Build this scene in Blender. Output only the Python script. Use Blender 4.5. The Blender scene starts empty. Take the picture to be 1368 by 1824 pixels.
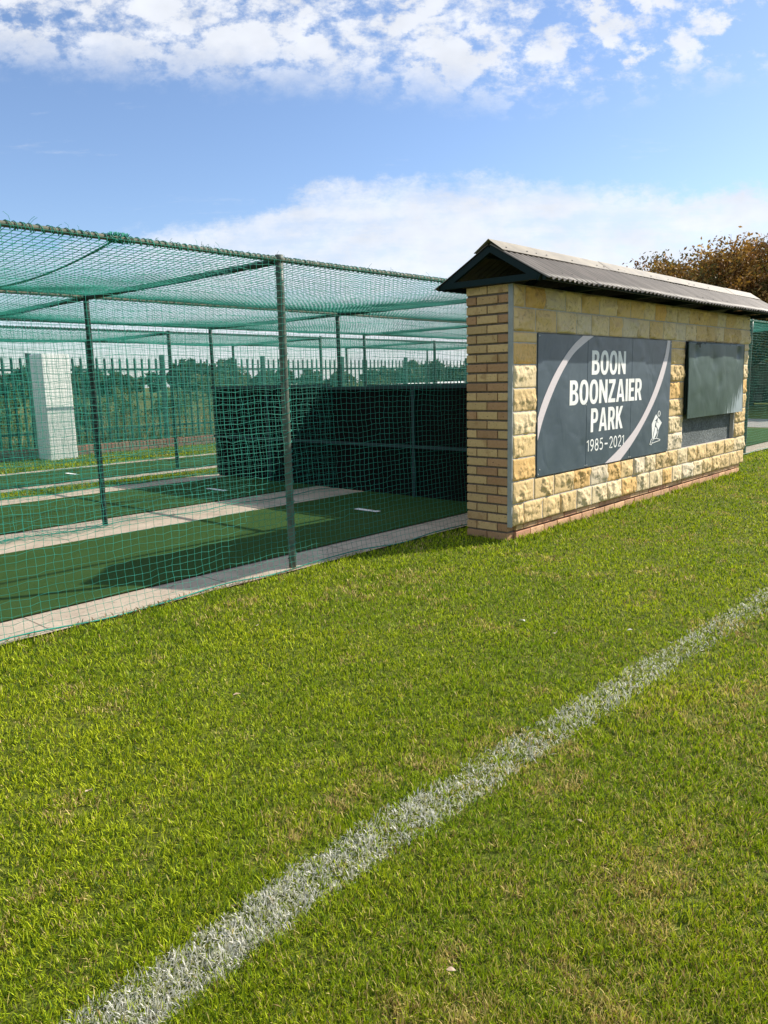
import bpy, math, random
import numpy as np
from mathutils import Vector, Matrix, noise as mnoise
random.seed(7); rng = np.random.default_rng(11)
sc = bpy.context.scene
COL = sc.collection
R_ = math.radians

# ------------------------------------------------------------------ camera
H = 1.362; YAW = 0.7454; PITCH = 0.1703; ROLL = -0.0232; F = 1353.2
cam = bpy.data.cameras.new('camera'); camo = bpy.data.objects.new('camera', cam); COL.objects.link(camo)
fw = Vector((math.cos(YAW)*math.cos(PITCH), math.sin(YAW)*math.cos(PITCH), -math.sin(PITCH)))
rt = fw.cross(Vector((0, 0, 1))).normalized(); up = rt.cross(fw)
c_, s_ = math.cos(ROLL), math.sin(ROLL)
r2 = c_*rt + s_*up; u2 = -s_*rt + c_*up
m = Matrix((r2, u2, -fw)).transposed().to_4x4(); m.translation = Vector((0, 0, H))
camo.matrix_world = m
cam.sensor_fit = 'VERTICAL'; cam.sensor_height = 24.0; cam.lens = F/1824*24.0
cam.clip_start = 0.05; cam.clip_end = 2000
sc.camera = camo

# ------------------------------------------------------------------ light and view
SUN = Vector((1.2, -0.57, 1.0)).normalized()          # towards the sun
elev = math.asin(SUN.z); rot = math.atan2(SUN.x, SUN.y)
sl = bpy.data.lights.new('sun', 'SUN'); slo = bpy.data.objects.new('sun', sl); COL.objects.link(slo)
sl.energy = 4.9; sl.angle = R_(0.55); sl.color = (1.0, 0.93, 0.82)
slo.rotation_euler = (-SUN).to_track_quat('-Z', 'Y').to_euler()
sc.view_settings.view_transform = 'Standard'; sc.view_settings.look = 'None'
sc.view_settings.exposure = 0.66; sc.view_settings.gamma = 1.0
sc.view_settings.use_curve_mapping = False
sc.render.engine = 'CYCLES'
sc.cycles.transparent_max_bounces = 24

# ------------------------------------------------------------------ node helper
class NT:
    def __init__(s, tree):
        s.t = tree; s.n = tree.nodes; s.l = tree.links
    def put(s, sock, v):
        if isinstance(v, bpy.types.NodeSocket): s.l.new(v, sock)
        elif v is not None:
            if hasattr(sock.default_value, '__len__') and not hasattr(v, '__len__'): v = (v,)*len(sock.default_value)
            if hasattr(v, '__len__') and len(v) == 3 and len(sock.default_value) == 4: v = (*v, 1)
            sock.default_value = v
    def math(s, op, a, b=0.0, c=0.0, clamp=False):
        n = s.n.new('ShaderNodeMath'); n.operation = op; n.use_clamp = clamp
        s.put(n.inputs[0], a); s.put(n.inputs[1], b); s.put(n.inputs[2], c); return n.outputs[0]
    def mix(s, f, a, b, mode='MIX'):
        n = s.n.new('ShaderNodeMix'); n.data_type = 'RGBA'; n.blend_type = mode
        s.put(n.inputs[0], f); s.put(n.inputs[6], a); s.put(n.inputs[7], b); return n.outputs[2]
    def noise(s, vec, scale, detail=3, rough=0.5, dist=0.0, out=0):
        n = s.n.new('ShaderNodeTexNoise'); s.put(n.inputs['Vector'], vec)
        n.inputs['Scale'].default_value = scale; n.inputs['Detail'].default_value = detail
        n.inputs['Roughness'].default_value = rough; n.inputs['Distortion'].default_value = dist
        return n.outputs[out]
    def ramp(s, f, stops, interp='LINEAR'):
        n = s.n.new('ShaderNodeValToRGB'); s.put(n.inputs[0], f); e = n.color_ramp.elements
        n.color_ramp.interpolation = interp
        while len(e) < len(stops): e.new(0.5)
        for i, (p, c) in enumerate(stops):
            e[i].position = p; e[i].color = (*c, 1) if hasattr(c, '__len__') else (c, c, c, 1)
        return n.outputs[0]
    def maprange(s, v, a, b, c=0.0, d=1.0, smooth=True):
        n = s.n.new('ShaderNodeMapRange'); n.interpolation_type = 'SMOOTHSTEP' if smooth else 'LINEAR'
        s.put(n.inputs[0], v); s.put(n.inputs[1], a); s.put(n.inputs[2], b); s.put(n.inputs[3], c); s.put(n.inputs[4], d)
        return n.outputs[0]
    def sep(s, v):
        n = s.n.new('ShaderNodeSeparateXYZ'); s.put(n.inputs[0], v); return n.outputs
    def comb(s, x, y, z):
        n = s.n.new('ShaderNodeCombineXYZ'); s.put(n.inputs[0], x); s.put(n.inputs[1], y); s.put(n.inputs[2], z); return n.outputs[0]
    def attr(s, name, out=0):
        n = s.n.new('ShaderNodeAttribute'); n.attribute_name = name; return n.outputs[out]
    def scale(s, v, k):
        n = s.n.new('ShaderNodeVectorMath'); n.operation = 'MULTIPLY'; s.put(n.inputs[0], v); s.put(n.inputs[1], k); return n.outputs[0]
    def bump(s, h, strength=0.5, dist=0.01, normal=None):
        n = s.n.new('ShaderNodeBump'); n.inputs['Strength'].default_value = strength
        n.inputs['Distance'].default_value = dist; s.put(n.inputs['Height'], h)
        if normal is not None: s.put(n.inputs['Normal'], normal)
        return n.outputs[0]

# ------------------------------------------------------------------ sky with clouds
w = bpy.data.worlds.new('World'); sc.world = w; w.use_nodes = True
T = NT(w.node_tree); w.node_tree.nodes.clear()
sky = T.n.new('ShaderNodeTexSky'); sky.sky_type = 'NISHITA'; sky.sun_disc = False
sky.sun_elevation = elev; sky.sun_rotation = rot; sky.air_density = 1.0; sky.dust_density = 0.6; sky.ozone_density = 2.0
co = T.n.new('ShaderNodeTexCoord').outputs['Generated']
vr = T.n.new('ShaderNodeVectorRotate'); vr.rotation_type = 'Z_AXIS'; T.put(vr.inputs['Vector'], co)
vr.inputs['Angle'].default_value = math.pi/2 - YAW      # the clouds keep their own compass bearing
x, y, z = T.sep(vr.outputs[0])
ya = T.math('MAXIMUM', T.math('ABSOLUTE', y), 0.05)
u = T.math('DIVIDE', x, ya); v = T.math('DIVIDE', z, ya)
uv = T.comb(u, T.math('MULTIPLY', v, 1.55), T.math('MULTIPLY', T.math('SIGN', y), 3.0))
big = T.noise(uv, 4.2, 3, 0.5)
fine = T.noise(uv, 30.0, 6, 0.66)
dvec = T.n.new('ShaderNodeVectorMath'); dvec.operation = 'MULTIPLY_ADD'
T.put(dvec.inputs[0], T.noise(uv, 11.0, 6, 0.68, out=1)); dvec.inputs[1].default_value = (0.105,)*3; T.put(dvec.inputs[2], uv)
vo = T.n.new('ShaderNodeTexVoronoi'); vo.feature = 'SMOOTH_F1'; vo.inputs['Scale'].default_value = 17.0
vo.inputs['Smoothness'].default_value = 0.22; T.put(vo.inputs['Vector'], dvec.outputs[0])
vo2 = T.n.new('ShaderNodeTexVoronoi'); vo2.feature = 'SMOOTH_F1'; vo2.inputs['Scale'].default_value = 31.0; vo2.inputs['Smoothness'].default_value = 0.3; T.put(vo2.inputs['Vector'], dvec.outputs[0])
puff = T.math('ADD', T.math('MULTIPLY', T.maprange(vo.outputs['Distance'], 0.20, 0.66, 1.0, 0.0), 0.68), T.math('MULTIPLY', T.maprange(vo2.outputs['Distance'], 0.20, 0.66, 1.0, 0.0), 0.32))
uu = T.math('ADD', u, 0.5)
# the high field of small clouds: its lower limit over the bearing, its cover and its cells
low = T.ramp(uu, [(0.0, 0.395), (0.25, 0.365), (0.5, 0.345), (0.66, 0.325), (0.8, 0.330), (1.0, 0.365)])
dv = T.math('SUBTRACT', T.math('ADD', v, T.math('MULTIPLY', T.math('SUBTRACT', fine, 0.5), 0.05)), low)
edge = T.maprange(dv, -0.02, 0.055)
cover = T.ramp(uu, [(0.0, 0.58), (0.12, 0.62), (0.4, 0.63), (0.62, 0.60), (0.78, 0.50), (1.0, 0.38)])
dens = T.math('ADD', T.math('MULTIPLY', puff, 0.56), T.math('ADD', T.math('MULTIPLY', T.math('SUBTRACT', fine, 0.5), 1.25), T.math('MULTIPLY', T.math('SUBTRACT', big, 0.5), 0.7)))
hi = T.math('MULTIPLY', T.maprange(T.math('ADD', dens, T.math('SUBTRACT', cover, 0.575)), -0.11, 0.34), edge)
# the low bank behind the wall
top = T.ramp(uu, [(0.0, 0.17), (0.16, 0.185), (0.34, 0.205), (0.42, 0.242), (0.68, 0.242), (0.85, 0.228), (1.0, 0.22)])
dtop = T.math('SUBTRACT', T.math('SUBTRACT', top, v), T.math('MULTIPLY', T.math('SUBTRACT', T.noise(uv, 14.0, 7, 0.68), 0.5), 0.10))
bank = T.maprange(dtop, -0.010, 0.020)
amt = T.ramp(uu, [(0.0, 0.35), (0.14, 0.55), (0.30, 0.88), (0.6, 0.97), (1.0, 0.97)])
streak = T.noise(T.scale(uv, (0.7, 2.6, 1.0)), 8.0, 5, 0.6)
lo = T.math('MULTIPLY', T.math('MULTIPLY', bank, amt), T.maprange(T.math('ADD', T.math('MULTIPLY', streak, 0.6), T.math('MULTIPLY', fine, 0.4)), 0.36, 0.58, 0.60, 1.0))
wisp = T.math('MULTIPLY', T.maprange(T.noise(T.scale(uv, (0.8, 3.0, 1.0)), 6.5, 6, 0.65), 0.60, 0.80), 0.45)
cl = T.math('MAXIMUM', T.math('MAXIMUM', hi, lo), wisp, clamp=True)
cl = T.math('MULTIPLY', cl, 0.93)
shade = T.math('ADD', T.math('MULTIPLY', T.noise(uv, 16.0, 4, 0.5), 0.36), 0.80)
ccol = T.mix(1.0, (5.5, 5.7, 6.1), T.comb(shade, shade, shade), 'MULTIPLY')
skc = T.mix(1.0, sky.outputs[0], (0.94, 0.98, 1.09), 'MULTIPLY')
bg = T.n.new('ShaderNodeBackground'); bg.inputs['Strength'].default_value = 0.106
T.put(bg.inputs['Color'], T.mix(cl, skc, ccol))
wo = T.n.new('ShaderNodeOutputWorld'); T.l.new(bg.outputs[0], wo.inputs[0])

# ------------------------------------------------------------------ materials
def mat(name, build):
    m = bpy.data.materials.new(name); m.use_nodes = True; t = NT(m.node_tree)
    b = t.n['Principled BSDF']; obj_co = t.n.new('ShaderNodeTexCoord').outputs['Object']
    geo = t.n.new('ShaderNodeNewGeometry'); build(t, b, obj_co, geo.outputs['Position']); return m
def setp(t, b, **k):
    for n, v in k.items():
        t.put(b.inputs[{'col': 'Base Color', 'rough': 'Roughness', 'metal': 'Metallic', 'nor': 'Normal', 'spec': 'Specular IOR Level', 'trans': 'Transmission Weight'}[n]], v)
def m_lawn(t, b, o, p):
    n1 = t.noise(p, 1.1, 4, 0.6); n2 = t.noise(p, 38, 4, 0.7); n3 = t.noise(p, 9, 3, 0.6)
    c = t.ramp(n2, [(0.25, (0.030, 0.036, 0.008)), (0.5, (0.085, 0.11, 0.014)), (0.72, (0.20, 0.215, 0.035))])
    c = t.mix(t.maprange(n1, 0.45, 0.7, 0, 0.3), c, (0.15, 0.15, 0.03))
    c = t.mix(t.maprange(n3, 0.62, 0.78, 0, 0.4), c, (0.15, 0.11, 0.05))
    setp(t, b, col=c, rough=0.9, spec=0.1, nor=t.bump(n2, 0.8, 0.02))
def m_blade(t, b, o, p):
    c = t.attr('tint')
    setp(t, b, col=c, rough=0.62, spec=0.18)
    tr = t.n.new('ShaderNodeBsdfTranslucent'); t.put(tr.inputs[0], t.mix(1.0, c, (1.15, 1.2, 0.7), 'MULTIPLY'))
    mx = t.n.new('ShaderNodeMixShader'); mx.inputs[0].default_value = 0.28
    t.l.new(b.outputs[0], mx.inputs[1]); t.l.new(tr.outputs[0], mx.inputs[2]); t.l.new(mx.outputs[0], t.n['Material Output'].inputs[0])
def m_leafy(t, b, o, p): m_blade(t, b, o, p)
def m_concrete(t, b, o, p):
    a = t.noise(p, 3.2, 5, 0.65); f = t.noise(p, 60, 4, 0.7); d = t.noise(p, 14, 4, 0.65)
    c = t.ramp(a, [(0.3, (0.40, 0.325, 0.245)), (0.7, (0.54, 0.45, 0.345))])
    c = t.mix(t.maprange(d, 0.55, 0.75, 0, 0.55), c, (0.24, 0.19, 0.15))
    c = t.mix(t.maprange(f, 0.45, 0.8, 0, 0.4), c, (0.30, 0.27, 0.24))
    jx = t.math('ABSOLUTE', t.math('SUBTRACT', t.math('FRACT', t.math('DIVIDE', t.math('ADD', t.sep(p)[0], 0.12), 1.25)), 0.5))
    c = t.mix(t.maprange(jx, 0.0, 0.007, 0.85, 0), c, (0.08, 0.065, 0.05))
    ck = t.math('ABSOLUTE', t.math('SUBTRACT', t.noise(p, 2.3, 5, 0.6, 0.6), 0.5)); c = t.mix(t.maprange(ck, 0.0, 0.004, 0.6, 0), c, (0.12, 0.10, 0.08))
    setp(t, b, col=c, rough=0.92, spec=0.15, nor=t.bump(f, 0.5, 0.004))
def m_turf(t, b, o, p):
    a = t.noise(p, 260, 3, 0.7); l = t.noise(t.scale(p, (0.35, 2.2, 1)), 1.3, 4, 0.6)
    c = t.ramp(a, [(0.3, (0.022, 0.052, 0.012)), (0.6, (0.045, 0.098, 0.024)), (0.8, (0.08, 0.15, 0.045))])
    c = t.mix(t.maprange(l, 0.4, 0.75, 0, 0.35), c, (0.065, 0.105, 0.032))
    setp(t, b, col=c, rough=0.95, spec=0.08, nor=t.bump(a, 0.9, 0.006))
def m_white(t, b, o, p):
    n = t.noise(p, 30, 4, 0.7); s = t.noise(t.scale(p, (3, 3, 0.5)), 2.0, 4, 0.6)
    c = t.mix(t.maprange(n, 0.5, 0.8, 0, 0.4), (0.86, 0.85, 0.81), (0.64, 0.63, 0.57))
    c = t.mix(t.maprange(s, 0.55, 0.8, 0, 0.4), c, (0.5, 0.48, 0.40))
    setp(t, b, col=c, rough=0.8, nor=t.bump(n, 0.4, 0.004))
def m_brick(t, b, o, p):
    tint = t.attr('tint'); n = t.noise(p, 45, 4, 0.7); st = t.noise(p, 9.0, 3, 0.55); sp = t.noise(p, 70, 2, 0.45)
    c = t.mix(t.maprange(n, 0.35, 0.75, 0, 0.5), tint, t.mix(1.0, tint, (0.78, 0.72, 0.62), 'MULTIPLY'))
    c = t.mix(t.maprange(st, 0.55, 0.72, 0, 0.6), c, (0.34, 0.18, 0.08))
    c = t.mix(t.maprange(sp, 0.67, 0.71, 0, 0.85), c, (0.06, 0.035, 0.028))
    zz = t.sep(p)[2]; c = t.mix(t.maprange(t.math('ADD', zz, t.math('MULTIPLY', t.noise(p, 11, 4, 0.7), 0.22)), 0.06, 0.20, 0.45, 0), c, (0.20, 0.14, 0.085))
    setp(t, b, col=c, rough=0.85, spec=0.2, nor=t.bump(n, 0.5, 0.004))
def m_mortar(t, b, o, p):
    n = t.noise(p, 50, 4, 0.7)
    setp(t, b, col=t.ramp(n, [(0.3, (0.10, 0.075, 0.055)), (0.7, (0.19, 0.15, 0.115))]), rough=0.95, nor=t.bump(n, 0.6, 0.005))
def m_joint(t, b, o, p):
    n = t.noise(p, 50, 4, 0.7)
    setp(t, b, col=t.ramp(n, [(0.3, (0.38, 0.355, 0.32)), (0.7, (0.50, 0.475, 0.43))]), rough=0.95, nor=t.bump(n, 0.5, 0.004))
def m_stone(t, b, o, p):
    tint = t.attr('tint'); n = t.noise(p, 22, 6, 0.7); v = t.noise(t.scale(p, (1.0, 1.0, 1.6)), 7, 5, 0.65, 1.2); f = t.noise(p, 120, 4, 0.7)
    c = t.mix(t.maprange(n, 0.35, 0.7, 0, 0.4), tint, t.mix(1.0, tint, (1.10, 1.04, 0.85), 'MULTIPLY'))
    c = t.mix(t.maprange(v, 0.58, 0.76, 0, 0.25), c, (0.52, 0.33, 0.13))
    crk = t.maprange(t.math('ABSOLUTE', t.math('SUBTRACT', t.noise(t.scale(p, (1.4, 1.0, 1.0)), 6, 4, 0.6, 0.8), 0.5)), 0.0, 0.014, 0.5, 0.0)
    c = t.mix(crk, c, (0.16, 0.11, 0.05))
    c = t.mix(t.maprange(f, 0.60, 0.8, 0, 0.25), c, (0.30, 0.22, 0.13))
    h = t.math('ADD', t.math('MULTIPLY', n, 0.7), t.math('MULTIPLY', f, 0.35))
    setp(t, b, col=c, rough=0.92, spec=0.15, nor=t.bump(h, 0.6, 0.008))
def paint(c1, c2, rough=0.5, s=8, metal=0.0, worn=None, amt=0.6, spec=0.3):
    def f(t, b, o, p):
        n = t.noise(p, s, 5, 0.65); g = t.noise(p, s*7, 4, 0.7)
        c = t.mix(t.maprange(n, 0.35, 0.7), c1, c2)
        if worn: c = t.mix(t.maprange(g, 0.56, 0.66, 0, amt), c, worn)
        setp(t, b, col=c, rough=t.maprange(n, 0.3, 0.7, rough-0.08, rough+0.12), metal=metal, spec=spec, nor=t.bump(g, 0.25, 0.003))
    return f
def m_roof(t, b, o, p):
    x, y, z = t.sep(p)
    n = t.noise(t.scale(p, (6, 0.8, 0.8)), 3.0, 5, 0.65); g = t.noise(p, 40, 4, 0.7)
    c = t.mix(t.maprange(n, 0.35, 0.7), (0.16, 0.138, 0.112), (0.25, 0.215, 0.175))
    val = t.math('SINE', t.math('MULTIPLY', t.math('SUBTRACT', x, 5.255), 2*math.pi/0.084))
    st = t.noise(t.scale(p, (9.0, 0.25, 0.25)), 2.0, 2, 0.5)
    c = t.mix(t.math('MULTIPLY', t.maprange(val, -0.2, -0.9, 0, 1), t.maprange(st, 0.3, 0.6, 0.35, 0.85)), c, (0.055, 0.046, 0.038))  # corrugation shading painted dark into the valleys, together with dirt streaks
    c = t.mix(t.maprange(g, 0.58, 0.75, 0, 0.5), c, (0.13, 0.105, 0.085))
    setp(t, b, col=c, rough=0.55, metal=0.0, spec=0.45, nor=t.bump(g, 0.2, 0.003))
def m_board(t, b, o, p):
    x, y, z = t.sep(p)
    n = t.noise(t.scale(p, (1.0, 1.0, 9.0)), 14, 4, 0.6); a = t.noise(p, 2.2, 4, 0.55)
    c = t.mix(t.maprange(a, 0.35, 0.7), (0.046, 0.070, 0.092), (0.068, 0.096, 0.120))
    c = t.mix(t.maprange(n, 0.55, 0.8, 0, 0.35), c, (0.10, 0.13, 0.155))
    f = t.noise(p, 55, 3, 0.6); c = t.mix(t.maprange(f, 0.72, 0.76, 0, 0.5), c, (0.4, 0.42, 0.42))
    dent = t.noise(p, 4.2, 2, 0.4, 0.6)
    vo = t.n.new('ShaderNodeTexVoronoi'); vo.inputs['Scale'].default_value = 3.1; t.put(vo.inputs['Vector'], p)
    d2 = t.maprange(vo.outputs['Distance'], 0.0, 0.22, -1.0, 0.0)
    setp(t, b, col=c, rough=0.40, spec=0.45, nor=t.bump(t.math('ADD', t.math('MULTIPLY', dent, 1.0), t.math('MULTIPLY', d2, 0.30)), 0.30, 0.03))
def m_letter(t, b, o, p):
    n = t.noise(t.scale(p, (1.0, 1.0, 5.0)), 16, 4, 0.6); dent = t.noise(p, 4.2, 2, 0.4, 0.6)
    c = t.mix(t.maprange(n, 0.5, 0.8, 0, 0.4), (0.84, 0.84, 0.80), (0.68, 0.68, 0.65))
    setp(t, b, col=c, rough=0.5, nor=t.bump(dent, 0.4, 0.03))
def m_arc(t, b, o, p):
    n = t.noise(t.scale(p, (1.0, 1.0, 9.0)), 16, 4, 0.6)
    setp(t, b, col=t.mix(t.maprange(n, 0.45, 0.8, 0, 0.6), (0.66, 0.59, 0.595), (0.54, 0.48, 0.49)), rough=0.5)
def m_cover(t, b, o, p):
    x, y, z = t.sep(p)
    a = t.noise(p, 2.6, 4, 0.55, 0.5); s = t.noise(t.scale(p, (1.0, 1.0, 0.10)), 30, 4, 0.7); g = t.noise(p, 50, 4, 0.6)
    c = t.mix(t.maprange(a, 0.35, 0.65), (0.030, 0.060, 0.046), (0.048, 0.084, 0.068))
    # bare streaks where the paint has worn off towards the lower right corner
    k = t.math('ADD', t.math('MULTIPLY', t.math('SUBTRACT', x, 10.38), 0.62), t.math('MULTIPLY', t.math('SUBTRACT', 1.12, z), 1.1))
    k = t.math('ADD', k, t.math('MULTIPLY', t.math('SUBTRACT', s, 0.5), 1.1))
    c = t.mix(t.maprange(k, 0.14, 0.30, 0, 0.75), c, (0.40, 0.46, 0.48))
    c = t.mix(t.maprange(g, 0.72, 0.75, 0, 0.7), c, (0.45, 0.42, 0.34))
    setp(t, b, col=c, rough=0.48, spec=0.32, nor=t.bump(t.noise(p, 3.0, 2, 0.4, 0.8), 0.25, 0.04))
def m_plaster(t, b, o, p):
    n = t.noise(p, 38, 6, 0.75); a = t.noise(p, 4, 4, 0.6)
    c = t.mix(t.maprange(a, 0.35, 0.7), (0.15, 0.18, 0.18), (0.24, 0.27, 0.265))
    c = t.mix(t.maprange(n, 0.42, 0.6, 0, 0.65), c, (0.07, 0.085, 0.088))
    setp(t, b, col=c, rough=0.9, nor=t.bump(n, 1.0, 0.05))
def m_net(t, b, o, p):
    n = t.noise(p, 3.0, 3, 0.6)
    setp(t, b, col=t.mix(t.maprange(n, 0.3, 0.7), (0.008, 0.17, 0.12), (0.022, 0.28, 0.20)), rough=0.6, spec=0.3)
def m_black(t, b, o, p):
    n = t.noise(t.scale(p, (1, 0.4, 3)), 8, 4, 0.6)
    setp(t, b, col=t.mix(n, (0.005, 0.004, 0.004), (0.011, 0.010, 0.009)), rough=0.9, spec=0.05)
def m_bark(t, b, o, p):
    n = t.noise(t.scale(p, (4, 4, 1)), 6, 5, 0.7)
    setp(t, b, col=t.ramp(n, [(0.3, (0.03, 0.022, 0.016)), (0.7, (0.10, 0.075, 0.055))]), rough=0.95, nor=t.bump(n, 0.8, 0.03))
def m_redbrick(t, b, o, p):
    tint = t.attr('tint'); n = t.noise(p, 20, 4, 0.7)
    setp(t, b, col=t.mix(t.maprange(n, 0.4, 0.8, 0, 0.6), tint, (0.13, 0.09, 0.07)), rough=0.92)
def m_veld(t, b, o, p):
    n = t.noise(p, 0.25, 5, 0.6); f = t.noise(p, 5, 4, 0.7)
    c = t.ramp(n, [(0.35, (0.07, 0.10, 0.022)), (0.65, (0.15, 0.14, 0.055))])
    setp(t, b, col=t.mix(f, c, (0.09, 0.10, 0.03)), rough=0.95, spec=0.05)
def m_gravel(t, b, o, p):
    n = t.noise(p, 30, 5, 0.7); setp(t, b, col=t.ramp(n, [(0.3, (0.16, 0.15, 0.13)), (0.7, (0.30, 0.28, 0.25))]), rough=0.95)
M = {k: mat(k, f) for k, f in dict(lawn=m_lawn, blade=m_blade, leafy=m_leafy, concrete=m_concrete, turf=m_turf, white=m_white,
    brick=m_brick, mortar=m_mortar, joint=m_joint, stone=m_stone, roof=m_roof, board=m_board, letter=m_letter, arc=m_arc, cover=m_cover,
    plaster=m_plaster, net=m_net, black=m_black, bark=m_bark, redbrick=m_redbrick, veld=m_veld, gravel=m_gravel).items()}
M['pipe_old'] = mat('pipe_old', paint((0.07, 0.10, 0.065), (0.17, 0.155, 0.105), 0.6, 9, worn=(0.30, 0.17, 0.10), amt=0.45))
M['pipe_green'] = mat('pipe_green', paint((0.008, 0.022, 0.017), (0.020, 0.042, 0.032), 0.6, 9, worn=(0.17, 0.17, 0.13), amt=0.4))
M['pipe_grey'] = mat('pipe_grey', paint((0.055, 0.085, 0.065), (0.12, 0.14, 0.105), 0.5, 9, worn=(0.26, 0.19, 0.13), amt=0.5))
M['teal_paint'] = mat('teal_paint', paint((0.004, 0.014, 0.015), (0.008, 0.021, 0.022), 0.6, 5, spec=0.15))
M['fence_paint'] = mat('fence_paint', paint((0.010, 0.055, 0.045), (0.020, 0.085, 0.068), 0.5, 5))
M['screen_paint'] = mat('screen_paint', paint((0.013, 0.034, 0.036), (0.022, 0.048, 0.049), 0.5, 5))
M['underside_shade'] = mat('underside_shade', paint((0.075, 0.066, 0.056), (0.11, 0.098, 0.084), 0.6, 5))  # darker colour for the roof underside, with the eave shade put into it
M['strip'] = mat('strip', paint((0.28, 0.29, 0.28), (0.37, 0.38, 0.36), 0.6, 6))
M['ridge'] = mat('ridge', paint((0.27, 0.235, 0.175), (0.34, 0.30, 0.23), 0.5, 5, worn=(0.3, 0.25, 0.2), amt=0.3))
M['screw'] = mat('screw', paint((0.07, 0.06, 0.055), (0.12, 0.10, 0.085), 0.5, 30))
M['screw_light'] = mat('screw_light', paint((0.55, 0.55, 0.52), (0.7, 0.7, 0.66), 0.4, 30))
M['wall_pale'] = mat('wall_pale', paint((0.62, 0.61, 0.58), (0.74, 0.73, 0.70), 0.7, 1))
M['dry_leaf'] = mat('dry_leaf', paint((0.42, 0.30, 0.19), (0.60, 0.50, 0.38), 0.8, 40))
M['pale_leaf'] = mat('pale_leaf', paint((0.72, 0.66, 0.55), (0.80, 0.76, 0.68), 0.7, 40))
M['darkglass'] = mat('darkglass', paint((0.02, 0.025, 0.03), (0.03, 0.035, 0.04), 0.15, 2))

# ------------------------------------------------------------------ object helpers
def tag(o, label=None, cat=None, group=None, kind=None):
    if label: o['label'] = label
    if cat: o['category'] = cat
    if group: o['group'] = group
    if kind: o['kind'] = kind
    return o
def empty(name, loc, label, cat, group=None):
    o = bpy.data.objects.new(name, None); COL.objects.link(o); o.location = loc; o.empty_display_size = 0.2
    return tag(o, label, cat, group)
def link(name, me, material, parent=None, smooth=False):
    me.materials.clear(); me.materials.append(material)
    o = bpy.data.objects.new(name, me); COL.objects.link(o)
    if parent:
        o.parent = parent
        L = Vector((0, 0, 0)); q = parent
        while q: L += q.location; q = q.parent
        me.transform(Matrix.Translation(-L))
    if smooth:
        me.polygons.foreach_set('use_smooth', np.ones(len(me.polygons), bool))
    return o
def np_mesh(name, V, Fq, col=None):
    """V (n,3); Fq list of int arrays (k,m) of quads / tris; col per-vertex (n,3)"""
    me = bpy.data.meshes.new(name); V = np.asarray(V, np.float32)
    me.vertices.add(len(V)); me.vertices.foreach_set('co', V.ravel())
    Fq = [np.asarray(f, np.int32) for f in Fq if len(f)]
    loops = np.concatenate([f.ravel() for f in Fq]); cnt = np.concatenate([np.full(len(f), f.shape[1], np.int32) for f in Fq])
    me.loops.add(len(loops)); me.loops.foreach_set('vertex_index', loops)
    me.polygons.add(len(cnt)); me.polygons.foreach_set('loop_start', np.concatenate([[0], np.cumsum(cnt)[:-1]]).astype(np.int32))
    me.update(calc_edges=True); me.validate()
    if col is not None:
        a = me.color_attributes.new('tint', 'FLOAT_COLOR', 'POINT')
        c = np.ones((len(V), 4), np.float32); c[:, :3] = col; a.data.foreach_set('color', c.ravel())
    return me
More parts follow.
